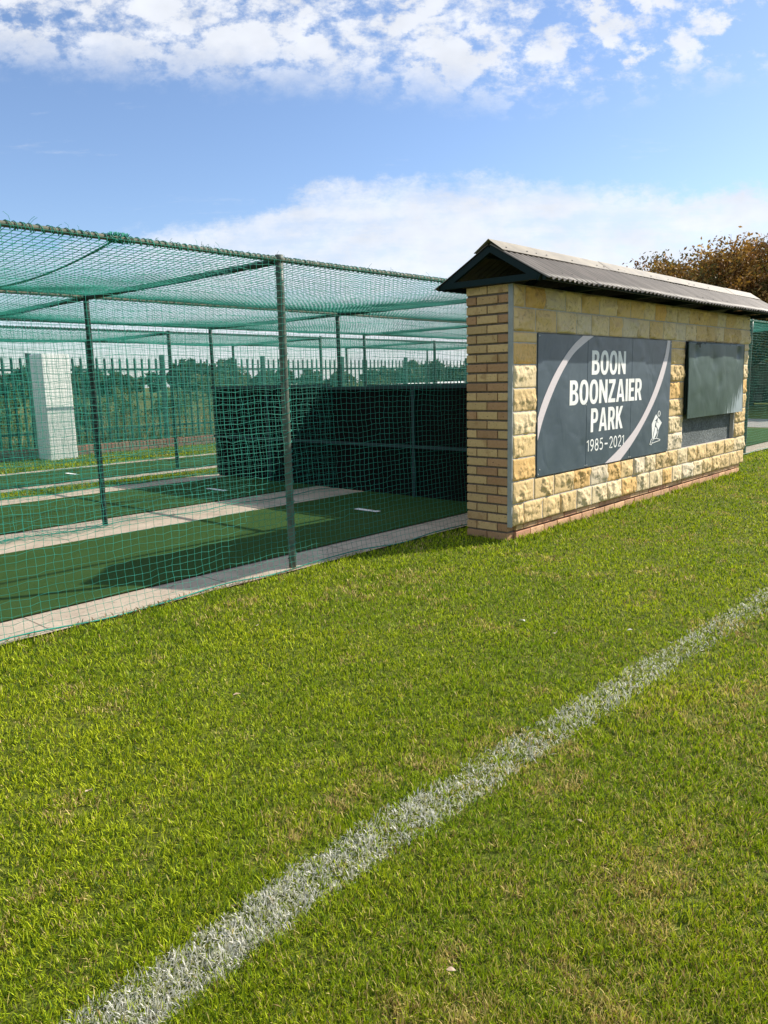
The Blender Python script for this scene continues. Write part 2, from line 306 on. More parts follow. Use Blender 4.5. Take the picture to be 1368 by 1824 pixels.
class MB:
    def __init__(s): s.v = []; s.f = []; s.c = []
    def add(s, vs, fs, c=(0.5, 0.5, 0.5)):
        b = len(s.v); s.v += [tuple(q) for q in vs]; s.f += [tuple(b+i for i in f) for f in fs]; s.c += [c]*len(vs); return s
    def box(s, x0, x1, y0, y1, z0, z1, c=(0.5,)*3):
        return s.add([(x0,y0,z0),(x1,y0,z0),(x1,y1,z0),(x0,y1,z0),(x0,y0,z1),(x1,y0,z1),(x1,y1,z1),(x0,y1,z1)],
                     [(0,3,2,1),(4,5,6,7),(0,1,5,4),(1,2,6,5),(2,3,7,6),(3,0,4,7)], c)
    def bev(s, x0, x1, y0, y1, z0, z1, b=0.003, c=(0.5,)*3, jit=0.0):
        # box whose twelve edges are chamfered
        j = lambda: random.uniform(-jit, jit)
        cx, cy, cz = (x0+x1)/2, (y0+y1)/2, (z0+z1)/2; hx, hy, hz = (x1-x0)/2, (y1-y0)/2, (z1-z0)/2
        vs = []; idx = {}
        for sx in (-1, 1):
            for sy in (-1, 1):
                for sz in (-1, 1):
                    for a in range(3):
                        d = [hx-b, hy-b, hz-b]; d[a] += b
                        idx[(sx, sy, sz, a)] = len(vs); vs.append((cx+sx*d[0]+j(), cy+sy*d[1]+j(), cz+sz*d[2]+j()))
        fs = []
        for a in range(3):
            o1, o2 = [k for k in range(3) if k != a]
            for sg in (-1, 1):
                q = []
                for (p1, p2) in ((-1,-1),(1,-1),(1,1),(-1,1)):
                    k = [0,0,0]; k[a] = sg; k[o1] = p1; k[o2] = p2; q.append(idx[(*k, a)])
                fl = (sg > 0) != (a == 1); fs.append(tuple(q) if fl else tuple(q[::-1]))
            for p1 in (-1, 1):
                for p2 in (-1, 1):
                    k0 = [0,0,0]; k0[a] = -1; k0[o1] = p1; k0[o2] = p2; k1 = list(k0); k1[a] = 1
                    fs.append((idx[(*k0,o1)], idx[(*k0,o2)], idx[(*k1,o2)], idx[(*k1,o1)]))
        for sx in (-1,1):
            for sy in (-1,1):
                for sz in (-1,1): fs.append(tuple(idx[(sx,sy,sz,a)] for a in range(3)))
        return s.add(vs, fs, c)
    def beam(s, p, q, w, h, upv=(0,0,1)):
        p, q = Vector(p), Vector(q); d = (q-p).normalized(); side = d.cross(Vector(upv)).normalized(); u = side.cross(d)
        vs = [pt + side*(a*w/2) + u*(b*h/2) for pt in (p, q) for a, b in ((-1,-1),(1,-1),(1,1),(-1,1))]
        return s.add(vs, [(0,1,2,3),(7,6,5,4),(0,4,5,1),(1,5,6,2),(2,6,7,3),(3,7,4,0)])
    def tube(s, pts, r, n=8, cap=True, c=(0.5,)*3):
        pts = [Vector(p) for p in pts]; rs = r if hasattr(r, '__len__') else [r]*len(pts)
        ref = Vector((0.13, 0.27, 0.95)); vs = []; fs = []
        prev = None
        for i, p in enumerate(pts):
            d = (pts[min(i+1, len(pts)-1)] - pts[max(i-1, 0)]).normalized()
            a = d.cross(ref if prev is None else prev)
            if a.length < 1e-4: a = d.cross(Vector((1, 0, 0)))
            a.normalize(); b = a.cross(d).normalized(); prev = b
            a = d.cross(b).normalized() if prev is None else a
            for k in range(n):
                t = 2*math.pi*k/n; vs.append(p + (a*math.cos(t) + b*math.sin(t))*rs[i])
        for i in range(len(pts)-1):
            for k in range(n): fs.append((i*n+k, i*n+(k+1)%n, (i+1)*n+(k+1)%n, (i+1)*n+k))
        if cap: fs += [tuple(range(n))[::-1], tuple((len(pts)-1)*n+k for k in range(n))]
        return s.add(vs, fs, c)
    def mesh(s, name):
        me = bpy.data.meshes.new(name); me.from_pydata(s.v, [], s.f); me.update()
        a = me.color_attributes.new('tint', 'FLOAT_COLOR', 'POINT')
        c = np.ones((len(s.v), 4), np.float32); c[:, :3] = np.array(s.c); a.data.foreach_set('color', c.ravel())
        return me
    def build(s, name, material, parent=None, smooth=False):
        import bmesh
        me = s.mesh(name); bm = bmesh.new(); bm.from_mesh(me); bmesh.ops.recalc_face_normals(bm, faces=bm.faces); bm.to_mesh(me); bm.free()
        return link(name, me, M[material], parent, smooth)
def sheet(name, x0, x1, y0, y1, z, material, label, nx=2, ny=2, wob=0.0):
    X, Y = np.meshgrid(np.linspace(x0, x1, nx), np.linspace(y0, y1, ny), indexing='ij')
    if wob:
        Y = Y.copy(); Y[:, 0] += wob*np.interp(np.arange(nx), np.arange(0, nx, 3), rng.normal(size=len(range(0, nx, 3))))
        Y[:, -1] += wob*np.interp(np.arange(nx), np.arange(0, nx, 4), rng.normal(size=len(range(0, nx, 4))))
    V = np.stack([X, Y, np.full_like(X, z)], -1).reshape(-1, 3)
    i = np.arange(nx*ny).reshape(nx, ny)
    q = np.stack([i[:-1, :-1], i[1:, :-1], i[1:, 1:], i[:-1, 1:]], -1).reshape(-1, 4)
    o = link(name, np_mesh(name, V, [q]), M[material]); tag(o, label, kind='structure'); return o

# ------------------------------------------------------------------ ground
XA, DX = 3.587, 3.326
PX = [XA + n*DX for n in range(-1, 5)]; PX[4] = 13.72
X0, X1 = -1.6, PX[-1]
sheet('ground', -600, 900, -600, 900, -0.03, 'veld', 'dry green grassland reaching the horizon')
sheet('lawn', -14, 40, -20, 15.2, 0.0, 'lawn', 'mown green lawn of the sports field')
def slab(name, y0, y1, label):
    n = 120; o = sheet(name, X0-3, X1+3, y0, y1, 0.012, 'concrete', label, n, 2, 0.008); return o
slab('concrete_path', 4.17, 4.60, 'pale concrete edging along the front of the nets')
slab('concrete_path', 6.50, 7.46, 'wide pale concrete strip between the first two lanes')
slab('concrete_path', 9.30, 9.84, 'pale concrete strip on the far side of the second lane')
slab('concrete_path', 10.56, 10.88, 'thin concrete edging before the third lane')
slab('concrete_path', 12.58, 12.90, 'thin concrete edging behind the third lane')
sheet('turf_lane', X0-3, X1+3, 4.58, 6.52, 0.022, 'turf', 'nearest green artificial turf batting lane', 60, 2, 0.004)
sheet('turf_lane', X0-3, X1+3, 7.44, 9.32, 0.022, 'turf', 'middle green artificial turf batting lane', 60, 2, 0.004)
sheet('turf_lane', X0-3, X1+3, 10.86, 12.60, 0.022, 'turf', 'farthest green artificial turf batting lane', 60, 2, 0.004)
for (xa, ya, xb, yb, lb) in ((5.655, 5.33, 5.73, 5.66, 'short white crease mark on the nearest lane'), (5.69, 8.04, 5.76, 8.44, 'short white crease mark on the middle lane'),
                             (5.45, 11.6, 5.52, 12.0, 'short white crease mark on the farthest lane')):
    sheet('crease_line', xa, xb, ya, yb, 0.027, 'white', lb)
sheet('path', 20.5, 24.3, 4.0, 11.5, 0.006, 'gravel', 'grey gravel path beyond the nets')
sheet('turf_lane', 17.6, 19.4, 4.3, 9.8, 0.012, 'turf', 'green turf patch beyond the end of the nets')

# ------------------------------------------------------------------ grass blades
LX = np.array([-6, 0.3, 0.68, 0.91, 1.16, 1.49, 1.93, 2.49, 3.26, 4.37, 7, 16, 30]); LY = np.array([1.30, 1.41, 1.425, 1.44, 1.45, 1.45, 1.43, 1.41, 1.39, 1.35, 1.24, 0.9, 0.3])
def n2(x, y, s, seed):      # cheap smooth value noise
    r = np.random.default_rng(seed); G = r.random((64, 64)); a = (x*s) % 64; b = (y*s) % 64
    i = a.astype(int); j = b.astype(int); fx = a-i; fy = b-j; fx = fx*fx*(3-2*fx); fy = fy*fy*(3-2*fy)
    g = lambda p, q: G[p % 64, q % 64]
    return (g(i, j)*(1-fx)+g(i+1, j)*fx)*(1-fy) + (g(i, j+1)*(1-fx)+g(i+1, j+1)*fx)*fy
def blades(x, y, wd, ln, col, name, label, kind, lean=0.9, z0=0.0, white=None):
    n = len(x); a = rng.uniform(0, 2*np.pi, n); th = np.clip(np.abs(rng.normal(0, 0.66, n))*lean + 0.15, 0, 1.42)
    d = np.stack([np.cos(a)*np.sin(th), np.sin(a)*np.sin(th), np.cos(th)], -1)
    a2 = rng.uniform(0, 2*np.pi, n); wv = np.stack([np.cos(a2), np.sin(a2), np.zeros(n)], -1)*wd[:, None]*0.5
    base = np.stack([x, y, np.full(n, z0)], -1)
    mid = base + d*(ln*0.55)[:, None]
    curl = np.stack([np.cos(a), np.sin(a), -0.10*np.ones(n)], -1)
    tip = mid + (d*0.6 + curl*rng.uniform(0.0, 0.38, n)[:, None])*(ln*0.5)[:, None]
    V = np.stack([base-wv*0.8, base+wv*0.8, mid+wv, mid-wv, tip], 1).reshape(-1, 3)
    k = np.arange(n)[:, None]*5
    C = np.repeat(col, 5, 0)
    me = np_mesh(name, V, [k+np.array([0, 1, 2, 3]), k+np.array([3, 2, 4])], C)
    o = link(name, me, M['blade']); tag(o, label, 'grass' if kind == 'stuff' else None, kind=kind); return o
def blade_col(x, y):
    n = len(x); g = np.array([[0.205, 0.305, 0.008]]); yl = np.array([[0.490, 0.530, 0.016]]); st = np.array([[0.60, 0.48, 0.18]]); br = np.array([[0.30, 0.19, 0.09]]); dk = np.array([[0.065, 0.120, 0.010]])
    t = np.clip(n2(x, y, 1.6, 1)*0.5 + n2(x, y, 6.5, 2)*0.35 + rng.normal(0, 0.22, n), 0, 1)[:, None]
    c = g*(1-t) + yl*t
    dm = (rng.random(n) < 0.25)[:, None]; c = np.where(dm, dk, c)
    dry = n2(x, y, 4.2, 3)*0.6 + n2(x, y, 14.0, 4)*0.4
    side = np.clip((np.interp(x, LX, LY) + 0.1 - y)*1.2, 0, 1)*0.14 + np.clip((2.6-y)/2.6, 0, 1)*0.05
    pr = np.clip((dry-0.60)*2.4, 0, 0.55) + 0.035 + side
    isd = (rng.random(n) < pr)[:, None]
    c = np.where(isd, np.where((rng.random(n) < 0.35)[:, None], br, st), c)
    return c*rng.uniform(0.72, 1.25, n)[:, None]
def lawn_mask(x, y):
    wob = 0.03*np.sin(x*5.1) + 0.02*np.sin(x*13.7+1) + 0.012*np.sin(x*41)
    ok = (y < 4.14 + wob) | ((y > 9.88) & (y < 10.54)) | ((y > 12.93) & (y < 15.1))
    ok &= ~((x > 5.36) & (x < 11.15) & (y > 3.52) & (y < 4.0))
    return ok
N = 1100000
r = 0.95 + (np.power(rng.random(N), 2.4))*17.0
# pdf ~ r^-0.55 radially, denser near the camera
ang = YAW + rng.uniform(-0.80, 0.66, N)
NW = 330000; r_w = 0.25 + np.power(rng.random(NW), 1.3)*9.0
a_w = YAW + np.where(rng.random(NW) < 0.75, rng.uniform(-1.9, -0.78, NW), rng.uniform(0.64, 1.1, NW))
nr = rng.random(NW) < 0.12; r_w[nr] = rng.uniform(0.1, 1.0, nr.sum()); a_w[nr] = rng.uniform(0, 2*np.pi, nr.sum())
r = np.concatenate([r, r_w]); ang = np.concatenate([ang, a_w]); wide = np.concatenate([np.zeros(N, bool), np.ones(NW, bool)])
x = r*np.cos(ang); y = r*np.sin(ang); ok = lawn_mask(x, y); x, y, r, wide = x[ok], y[ok], r[ok], wide[ok]
gap = n2(x, y, 48, 9)*0.45 + n2(x, y, 21, 15)*0.35 + n2(x, y, 8, 10)*0.2
keep = rng.random(len(x)) < np.clip(-0.05 + gap*1.9, 0.12, 1); x, y, r, gap, wide = x[keep], y[keep], r[keep], gap[keep], wide[keep]
wd = 0.00165*np.power(np.maximum(r, 1)/1.3, 0.80)*rng.uniform(0.7, 1.35, len(x))*np.where(wide, 2.0, 1.0)
ln = (0.009 + 0.022*gap + 0.006*n2(x, y, 3, 12))*rng.uniform(0.55, 1.45, len(x))
ln *= 1 + 0.9*np.exp(-((y-3.42)/0.07)**2)*((x > 5.2) & (x < 11.3)) + 0.6*np.exp(-((y-4.10)/0.05)**2)
ln *= np.where(y > 3.2, 1.25, 1.0)
col = blade_col(x, y)
dl = y - np.interp(x, LX, LY); hw = 0.098 + 0.022*(n2(x, y, 11, 21)-0.5) + 0.03*(n2(x, y, 45, 22)-0.5)
inb = np.abs(dl) < hw
pw = np.clip(0.90 - 0.70*np.clip(n2(x, y, 7, 23)*0.55+n2(x, y, 30, 24)*0.45-0.45, 0, 1)*2.0 - 0.34*np.clip((r-1.8)/4, 0, 1), 0.10, 1)
pw *= np.clip((hw-np.abs(dl))/0.035, 0.10, 1)
wh = inb & (rng.random(len(x)) < pw)
g = ~wh
blades(x[g], y[g], wd[g], ln[g], col[g], 'grass', 'short green and straw coloured grass blades of the lawn', 'stuff')
wc = np.stack([rng.uniform(0.42, 0.76, wh.sum())]*3, -1)*np.array([[1.0, 0.98, 0.90]])
wc = np.where((rng.random(wh.sum()) < 0.12)[:, None], wc*np.array([[0.62, 0.62, 0.42]]), wc)
blades(x[wh], y[wh], wd[wh]*1.30, ln[wh]*0.80, wc, 'boundary_line', 'white painted boundary line running over the grass', 'structure', lean=1.3)
# coarser grass in the gaps of the cages, along the low wall and out on the right
def patch(n, xa, xb, ya, yb, w0, l0, name, label):
    x = rng.uniform(xa, xb, n); y = rng.uniform(ya, yb, n); c = blade_col(x, y)
    blades(x, y, w0*rng.uniform(0.7, 1.3, n), l0*rng.uniform(0.6, 1.5, n), c, name, label, 'stuff')
patch(26000, 2.5, 13, 9.88, 10.54, 0.008, 0.035, 'grass', 'grass strip between the two net cages')
patch(30000, 3.5, 18, 12.95, 15.05, 0.012, 0.05, 'grass', 'grass strip in front of the low brick wall')

# ------------------------------------------------------------------ sign wall
WX0, WX1, YF, YB, ZT = 5.33, 11.12, 3.465, 3.925, 2.12
wall = empty('sign_wall', (WX0, 3.7, 0), 'freestanding yellow brick and rock faced sandstone wall under a small pitched roof', 'wall')
YP = 3.508
core = MB().box(WX0+0.013, WX1-0.03, YP+0.010, YB-0.006, -0.05, ZT-0.02)
core.build('brick_core', 'mortar', wall)
def brick_tint():
    k = random.random()
    base = (0.60, 0.405, 0.195) if k < 0.5 else ((0.53, 0.34, 0.165) if k < 0.84 else (0.44, 0.25, 0.13))
    f = random.uniform(0.85, 1.12); return tuple(c*f for c in base)
mb = MB(); CH = 0.0786
for i in range(-1, 27):
    z0 = i*CH + 0.004; z1 = z0 + CH - 0.0165
    if i == 26: z1 = min(z1, ZT-0.004)
    D = YB - YP; g2 = 0.010
    cuts = [0, D*0.245, D*0.755, D] if i % 2 else [0, D*0.5, D]
    for a, b_ in zip(cuts[:-1], cuts[1:]):
        ja = random.uniform(-0.002, 0.002)
        mb.bev(WX0+ja, WX0+0.10, YP+a+(g2/2 if a > 0 else 0), YP+b_-(g2/2 if b_ < D else 0), z0, z1, 0.003, brick_tint(), 0.0008)
    if z0 < 0.1:                                             # plinth under the stone
        xx = WX0 + 0.102 + (0.12 if i % 2 else 0.0)
        if i % 2: mb.bev(WX0+0.102, xx-0.01, YP-0.023, YP+0.05, z0, min(z1, 0.123), 0.003, brick_tint())
        while xx < WX1-0.08:
            xe = min(xx+0.222, WX1-0.05); t_ = brick_tint(); t_ = (t_[0]*1.22, t_[1]*1.12, t_[2]*1.35)
            mb.bev(xx, xe, YP-0.022-random.uniform(0, 0.003), YP+0.05, z0, min(z1, 0.123), 0.003, t_, 0.0008); xx = xe + 0.010
    # back face
    xx = WX0 + 0.105 + (0.0 if i % 2 else 0.11)
    while xx < WX1-0.05:
        xe = min(xx+0.222, WX1-0.03); mb.box(xx, xe, YB-0.04, YB+random.uniform(-0.001, 0.001), z0, z1, brick_tint()); xx = xe + 0.010
mb.build('brickwork', 'brick', wall)
MB().box(WX0-0.004, WX0+0.005, YF-0.002, YP-0.002, 0.125, ZT-0.012).build('corner_strip', 'strip', wall)
# joint bed behind the stones
MB().box(WX0+0.006, 5.70, YF-0.0025, YP+0.004, 0.135, ZT-0.014).box(8.49, 8.92, YF-0.0025, YP+0.004, 0.135, ZT-0.014)\
    .box(10.68, WX1, YF-0.0025, YP+0.004, 0.135, ZT-0.014).box(5.702, 8.488, YF-0.0025, YP+0.004, 0.135, 0.503).box(5.702, 8.488, YF-0.0025, YP+0.004, 1.737, ZT-0.014)\
    .box(8.922, 10.678, YF-0.0025, YP+0.004, 0.135, 0.503).box(8.922, 10.678, YF-0.0025, YP+0.004, 1.737, ZT-0.014).build('stone_bed', 'joint', wall)
SV, SF, SC = [], [], []
def stone(x0, x1, z0, z1, bulge, seed, yf=YF):
    x0 += 0.0065; x1 -= 0.0065; z0 += 0.0055; z1 -= 0.0055
    nx = max(6, int((x1-x0)/0.0095)); nz = max(6, int((z1-z0)/0.0095))
    k = random.random()
    base = np.array((0.68, 0.50, 0.255) if k < 0.45 else ((0.72, 0.58, 0.36) if k < 0.80 else ((0.68, 0.44, 0.18) if k < 0.92 else (0.66, 0.56, 0.40))))*random.uniform(0.92, 1.07)
    # a few random chisel planes make the faceted rock face
    pl = [(random.uniform(-1.3, 1.3), random.uniform(-1.3, 1.3), random.uniform(0.45, 1.15)) for _ in range(9)]
    b0 = sum(len(a) for a in SV); vs = []
    for i in range(nx+1):
        for j in range(nz+1):
            a = i/nx; c = j/nz; X = x0+(x1-x0)*a; Z = z0+(z1-z0)*c
            e = min(a*(x1-x0), (1-a)*(x1-x0), c*(z1-z0), (1-c)*(z1-z0))
            rim = min(1.0, e/0.016)**0.7
            hgt = min(p[2] + 0.9*p[0]*(a-0.5) + 0.9*p[1]*(c-0.5) for p in pl)
            q = Vector((X*9+seed*3.1, seed*1.7, Z*9))
            hgt += 0.34*mnoise.fractal(q*1.3, 0.8, 2.2, 5) - 0.30*max(0.0, 0.16-abs(mnoise.noise(q*1.7)))/0.16*0.6 - 0.16*abs(mnoise.noise(Vector((X*34, seed, Z*12)))) + 0.10*mnoise.noise(q*6)
            hgt = max(0.10, min(1.2, hgt))
            y = yf - 0.004 - bulge*rim*hgt
            jx = 0.003*mnoise.noise(q*2.0) ; vs.append((X+jx, y, Z+0.003*mnoise.noise(q*2.0+Vector((5, 5, 5)))))
    idx = lambda i, j: b0 + i*(nz+1)+j
    fs = [(idx(i, j), idx(i+1, j), idx(i+1, j+1), idx(i, j+1)) for i in range(nx) for j in range(nz)]
    # sides back to the bed
    ring = [(i, 0) for i in range(nx+1)] + [(nx, j) for j in range(1, nz+1)] + [(i, nz) for i in range(nx-1, -1, -1)] + [(0, j) for j in range(nz-1, 0, -1)]
    bb = b0 + len(vs)
    for (i, j) in ring: p = vs[i*(nz+1)+j]; vs.append((p[0], yf+0.015, p[2]))
    L = len(ring)
    for k2 in range(L):
        a = idx(*ring[k2]); b = idx(*ring[(k2+1) % L]); fs.append((b, a, bb+k2, bb+(k2+1) % L))
    SV.append(vs); SF.append(fs); SC.append(np.repeat(base[None], len(vs), 0))
seed = 0
def course(xa, xb, z0, z1, bulge, off, wmin=0.27, wmax=0.36):
    global seed
    x = xa; first = True
    while x < xb-0.01:
        wdt = off if first else random.uniform(wmin, wmax); first = False
        xe = x+wdt
        if xb-xe < 0.14: xe = xb
        seed += 1; stone(x, xe, z0, z1, bulge*random.uniform(0.8, 1.2), seed); x = xe
SX0 = WX0+0.004
course(SX0, WX1+0.02, 0.128, 0.318, 0.036, 0.17); course(SX0, WX1+0.02, 0.318, 0.508, 0.040, 0.335)
course(SX0, WX1, 1.735, 1.928, 0.056, 0.335); course(SX0, WX1, 1.928, ZT-0.012, 0.052, 0.17)
zc = [0.508, 0.700, 0.893, 1.086, 1.279, 1.472, 1.648, 1.735]
for (xa, xb, bl) in ((SX0, 5.695, 0.034), (8.495, 8.915, 0.040), (10.70, WX1, 0.044)):
    for k in range(len(zc)-1):
        seed += 1; stone(xa, xb, zc[k], zc[k+1], bl*(0.6 if k == 6 else 1)*random.uniform(0.8, 1.15), seed)
V = np.concatenate([np.array(a) for a in SV]); Fq = np.array([f for fs in SF for f in fs]); C = np.concatenate(SC)
so = link('stone_cladding', np_mesh('stone_cladding', V, [Fq], C), M['stone'], wall, False)
# the open niche behind the hanging metal cover
MB().box(8.922, 10.69, YP+0.006-0.004, YP+0.004, 0.508, 1.733).build('niche_plaster', 'plaster', wall)
MB().box(8.916, 8.926, YF, YP+0.0015, 0.512, 1.730).box(10.688, 10.698, YF, YP+0.0015, 0.512, 1.730).build('niche_edge', 'teal_paint', wall)

# roof over the wall
RXA, RXB, YR, ZR = 5.255, 11.72, 3.645, 2.435
YE0, ZE0, YE1, ZE1 = 3.095, 2.112, 4.205, 2.125
roof = bpy.data.objects.new('roof', None); COL.objects.link(roof); roof.parent = wall; roof.location = Vector((0, 0, 2.1)); roof.empty_display_size = 0.2
def corr(y0, z0, y1, z1, name):
    nx = int((RXB-RXA)/0.0095); X = np.linspace(RXA, RXB, nx); S = np.linspace(0, 1, 7)
    nrm = np.array([0, -(z1-z0), (y1-y0)]); nrm = nrm/np.linalg.norm(nrm); nrm = nrm if nrm[2] > 0 else -nrm
    wv = 0.0105*np.sin(2*np.pi*(X-RXA)/0.084); jag = 0.006*np.sign(np.sin(2*np.pi*(X-RXA)/0.83))
    P = np.zeros((nx, 7, 3))
    for j, s in enumerate(S):
        P[:, j, 0] = X; yy = y0+(y1-y0)*s; zz = z0+(z1-z0)*s + 0.004*np.sin(X*1.9+s)
        P[:, j, 1] = yy + nrm[1]*wv + (jag*np.sign(y1-y0) if j == 6 else 0); P[:, j, 2] = zz + nrm[2]*wv
    Q = P - nrm*0.0015
    V = np.concatenate([P.reshape(-1, 3), Q.reshape(-1, 3)]); i = np.arange(nx*7).reshape(nx, 7); k = nx*7
    q = np.stack([i[:-1, :-1], i[1:, :-1], i[1:, 1:], i[:-1, 1:]], -1).reshape(-1, 4)
    e1 = np.stack([i[:-1, -1], i[1:, -1], i[1:, -1]+k, i[:-1, -1]+k], -1); e2 = np.stack([i[0, :-1], i[0, 1:], i[0, 1:]+k, i[0, :-1]+k], -1)
    e3 = np.stack([i[-1, :-1], i[-1, 1:], i[-1, 1:]+k, i[-1, :-1]+k], -1)
    return link(name, np_mesh(name, V, [q, e1, e2, e3]), M['roof'], roof, True), link('shaded_underside', np_mesh('shaded_underside', V-np.array([0, 0, 0.0006]), [q[:, ::-1]+k]), M['underside_shade'], roof, True)  # second sheet below carries the under-eave shade as a darker colour
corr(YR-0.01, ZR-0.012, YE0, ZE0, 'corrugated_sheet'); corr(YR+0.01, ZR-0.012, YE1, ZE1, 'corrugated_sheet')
sF = (ZR-ZE0)/(YR-YE0); sB = (ZR-ZE1)/(YE1-YR)
# ridge capping: segments that lap over each other
cap = MB(); xs = [RXA-0.01, 7.1, 8.95, 10.6, RXB-0.06]
for k in range(4):
    a, b_ = xs[k], xs[k+1]+0.08*(k < 3); zo = 0.016+0.003*(k % 2); dy = 0.135
    prof = [(YR-dy-0.006, ZR-dy*sF+zo-0.008), (YR-dy, ZR-dy*sF+zo-0.004), (YR-0.02, ZR-0.02*sF+zo+0.008), (YR, ZR+zo+0.012), (YR+0.02, ZR-0.02*sB+zo+0.008), (YR+dy, ZR-dy*sB+zo-0.004), (YR+dy+0.006, ZR-dy*sB+zo-0.008)]
    n = len(prof); vs = [(X, p[0], p[1]) for X in (a, b_) for p in prof] + [(X, p[0], p[1]-0.003) for X in (a, b_) for p in prof]
    fs = [(i, i+1, n+i+1, n+i) for i in range(n-1)] + [(2*n+i+1, 2*n+i, 3*n+i, 3*n+i+1) for i in range(n-1)] + [(i, i+1, 2*n+i+1, 2*n+i) for i in range(n-1)] + [(n+i, n+i+1, 3*n+i+1, 3*n+i) for i in range(n-1)]
    cap.add(vs, fs)
cap.build('ridge_cap', 'ridge', roof)
def dome(mb, c, r, nrm=(0, -0.5, 0.86)):
    nrm = Vector(nrm).normalized(); a = nrm.orthogonal().normalized(); b = nrm.cross(a); c = Vector(c); n = 7
    vs = [c + (a*math.cos(2*math.pi*k/n)+b*math.sin(2*math.pi*k/n))*r for k in range(n)] + [c + (a*math.cos(2*math.pi*k/n)+b*math.sin(2*math.pi*k/n))*r*0.6+nrm*r*0.55 for k in range(n)]
    mb.add(vs, [(k, (k+1) % n, n+(k+1) % n, n+k) for k in range(n)] + [tuple(range(n, 2*n))])
sc_ = MB(); x = RXA+0.10
while x < RXB-0.05:
    for (dd, step) in ((0.10, 3), (0.43, 1)):
        if step == 1 or random.random() < 0.42:
            y = YR - dd + random.uniform(-0.006, 0.006)
            if step == 1 and random.random() < 0.18: continue
            dome(sc_, (x, y, ZR-dd*sF + (0.018 if dd < 0.2 else 0.002)), 0.0085, (0, -0.5, 0.86))
    x += 0.152
sc_.build('roof_screw', 'screw', roof)
# timber: gable frames, trusses on the wall, purlins and eave battens
def truss(X, name, wdt=0.035, full=True):
    t_ = MB(); zo = 0.045
    t_.beam((X, YE0+0.09, ZE0+0.09*sF-zo), (X, YR, ZR-zo), wdt, 0.050)
    t_.beam((X, YE1-0.07, ZE1+0.07*sB-zo), (X, YR, ZR-zo-0.003), wdt-0.004, 0.050)
    if full: t_.beam((X-0.001, YE0+0.11, ZE0+0.022), (X-0.001, YE1-0.09, ZE1+0.012), wdt+0.004, 0.048)
    return t_.build(name, 'teal_paint', roof)
truss(RXA+0.025, 'gable_frame'); truss(RXB-0.04, 'gable_frame')
for X in (6.35, 7.45, 8.55, 9.65, 10.75): truss(X, 'rafter', 0.045)
for (yy, zz) in ((YE0+0.055, ZE0+0.055*sF-0.026), (YE1-0.05, ZE1+0.05*sB-0.026)):
    MB().beam((RXA+0.02, yy, zz), (RXB-0.02, yy, zz), 0.030, 0.034).build('eave_batten', 'teal_paint', roof)
for yy in (YR-0.09, YR+0.09):
    MB().beam((RXA+0.045, yy, ZR-0.09*sF-0.030), (RXB-0.06, yy, ZR-0.09*sF-0.030), 0.035, 0.028).build('purlin', 'teal_paint', roof)

# ------------------------------------------------------------------ sign board
sign = empty('sign_board', (7.09, YF, 0.51), 'dark blue grey park sign with white lettering and two pale arcs', 'sign')
YS = YF - 0.016                     # face of the board
for k, (a, b_) in enumerate(((5.697, 6.565), (6.569, 7.505), (7.509, 8.490))):
    MB().bev(a, b_, YS, YF+0.006, 0.514, 1.732, 0.002).build('board_panel', 'board', sign)
def flat_poly(name, polys, y, material, parent, thick=0.0012):
    """polys: list of closed 2D outlines (x,z); holes by even-odd fill"""
    cu = bpy.data.curves.new(name, 'CURVE'); cu.dimensions = '2D'; cu.fill_mode = 'BOTH'; cu.extrude = thick/2
    for P in polys:
        s = cu.splines.new('POLY'); s.points.add(len(P)-1); s.use_cyclic_u = True
        for i, (a, b) in enumerate(P): s.points[i].co = (a, b, 0, 1)
    o = bpy.data.objects.new(name, cu); COL.objects.link(o)
    me = bpy.data.meshes.new_from_object(o.evaluated_get(bpy.context.evaluated_depsgraph_get())); bpy.data.objects.remove(o)
    me.transform(Matrix.Translation((0, y, 0)) @ Matrix.Rotation(math.pi/2, 4, 'X'))
    return link(name, me, M[material], parent)
def smooth_pts(P, n=6):
    P = [Vector((*p, 0)) for p in P]; out = []
    for i in range(len(P)-1):
        p0 = P[max(i-1, 0)]; p1 = P[i]; p2 = P[i+1]; p3 = P[min(i+2, len(P)-1)]
        for k in range(n):
            t = k/n; q = 0.5*((2*p1)+(p2-p0)*t+(2*p0-5*p1+4*p2-p3)*t*t+(3*p1-p0-3*p2+p3)*t**3); out.append((q.x, q.y))
    out.append((P[-1].x, P[-1].y)); return out
aLo = [(6.469, 1.7315), (6.328, 1.664), (6.192, 1.579), (6.059, 1.473), (5.93, 1.35), (5.805, 1.20), (5.733, 1.092), (5.6985, 1.019)]
aLi = [(6.672, 1.7315), (6.493, 1.662), (6.311, 1.575), (6.166, 1.468), (6.026, 1.33), (5.898, 1.172), (5.785, 1.005), (5.6985, 0.830)]
aRo = [(8.442, 1.7315), (8.411, 1.58), (8.323, 1.39), (8.181, 1.19), (7.99, 0.995), (7.763, 0.807), (7.52, 0.64), (7.29, 0.5155)]
aRi = [(8.367, 1.7315), (8.315, 1.575), (8.210, 1.403), (8.066, 1.208), (7.871, 1.005), (7.629, 0.820), (7.31, 0.654), (6.96, 0.5155)]
for A, B in ((aLo, aLi), (aRo, aRi)):
    flat_poly('arc_stripe', [smooth_pts(A) + smooth_pts(B)[::-1]], YS-0.0016, 'arc', sign)
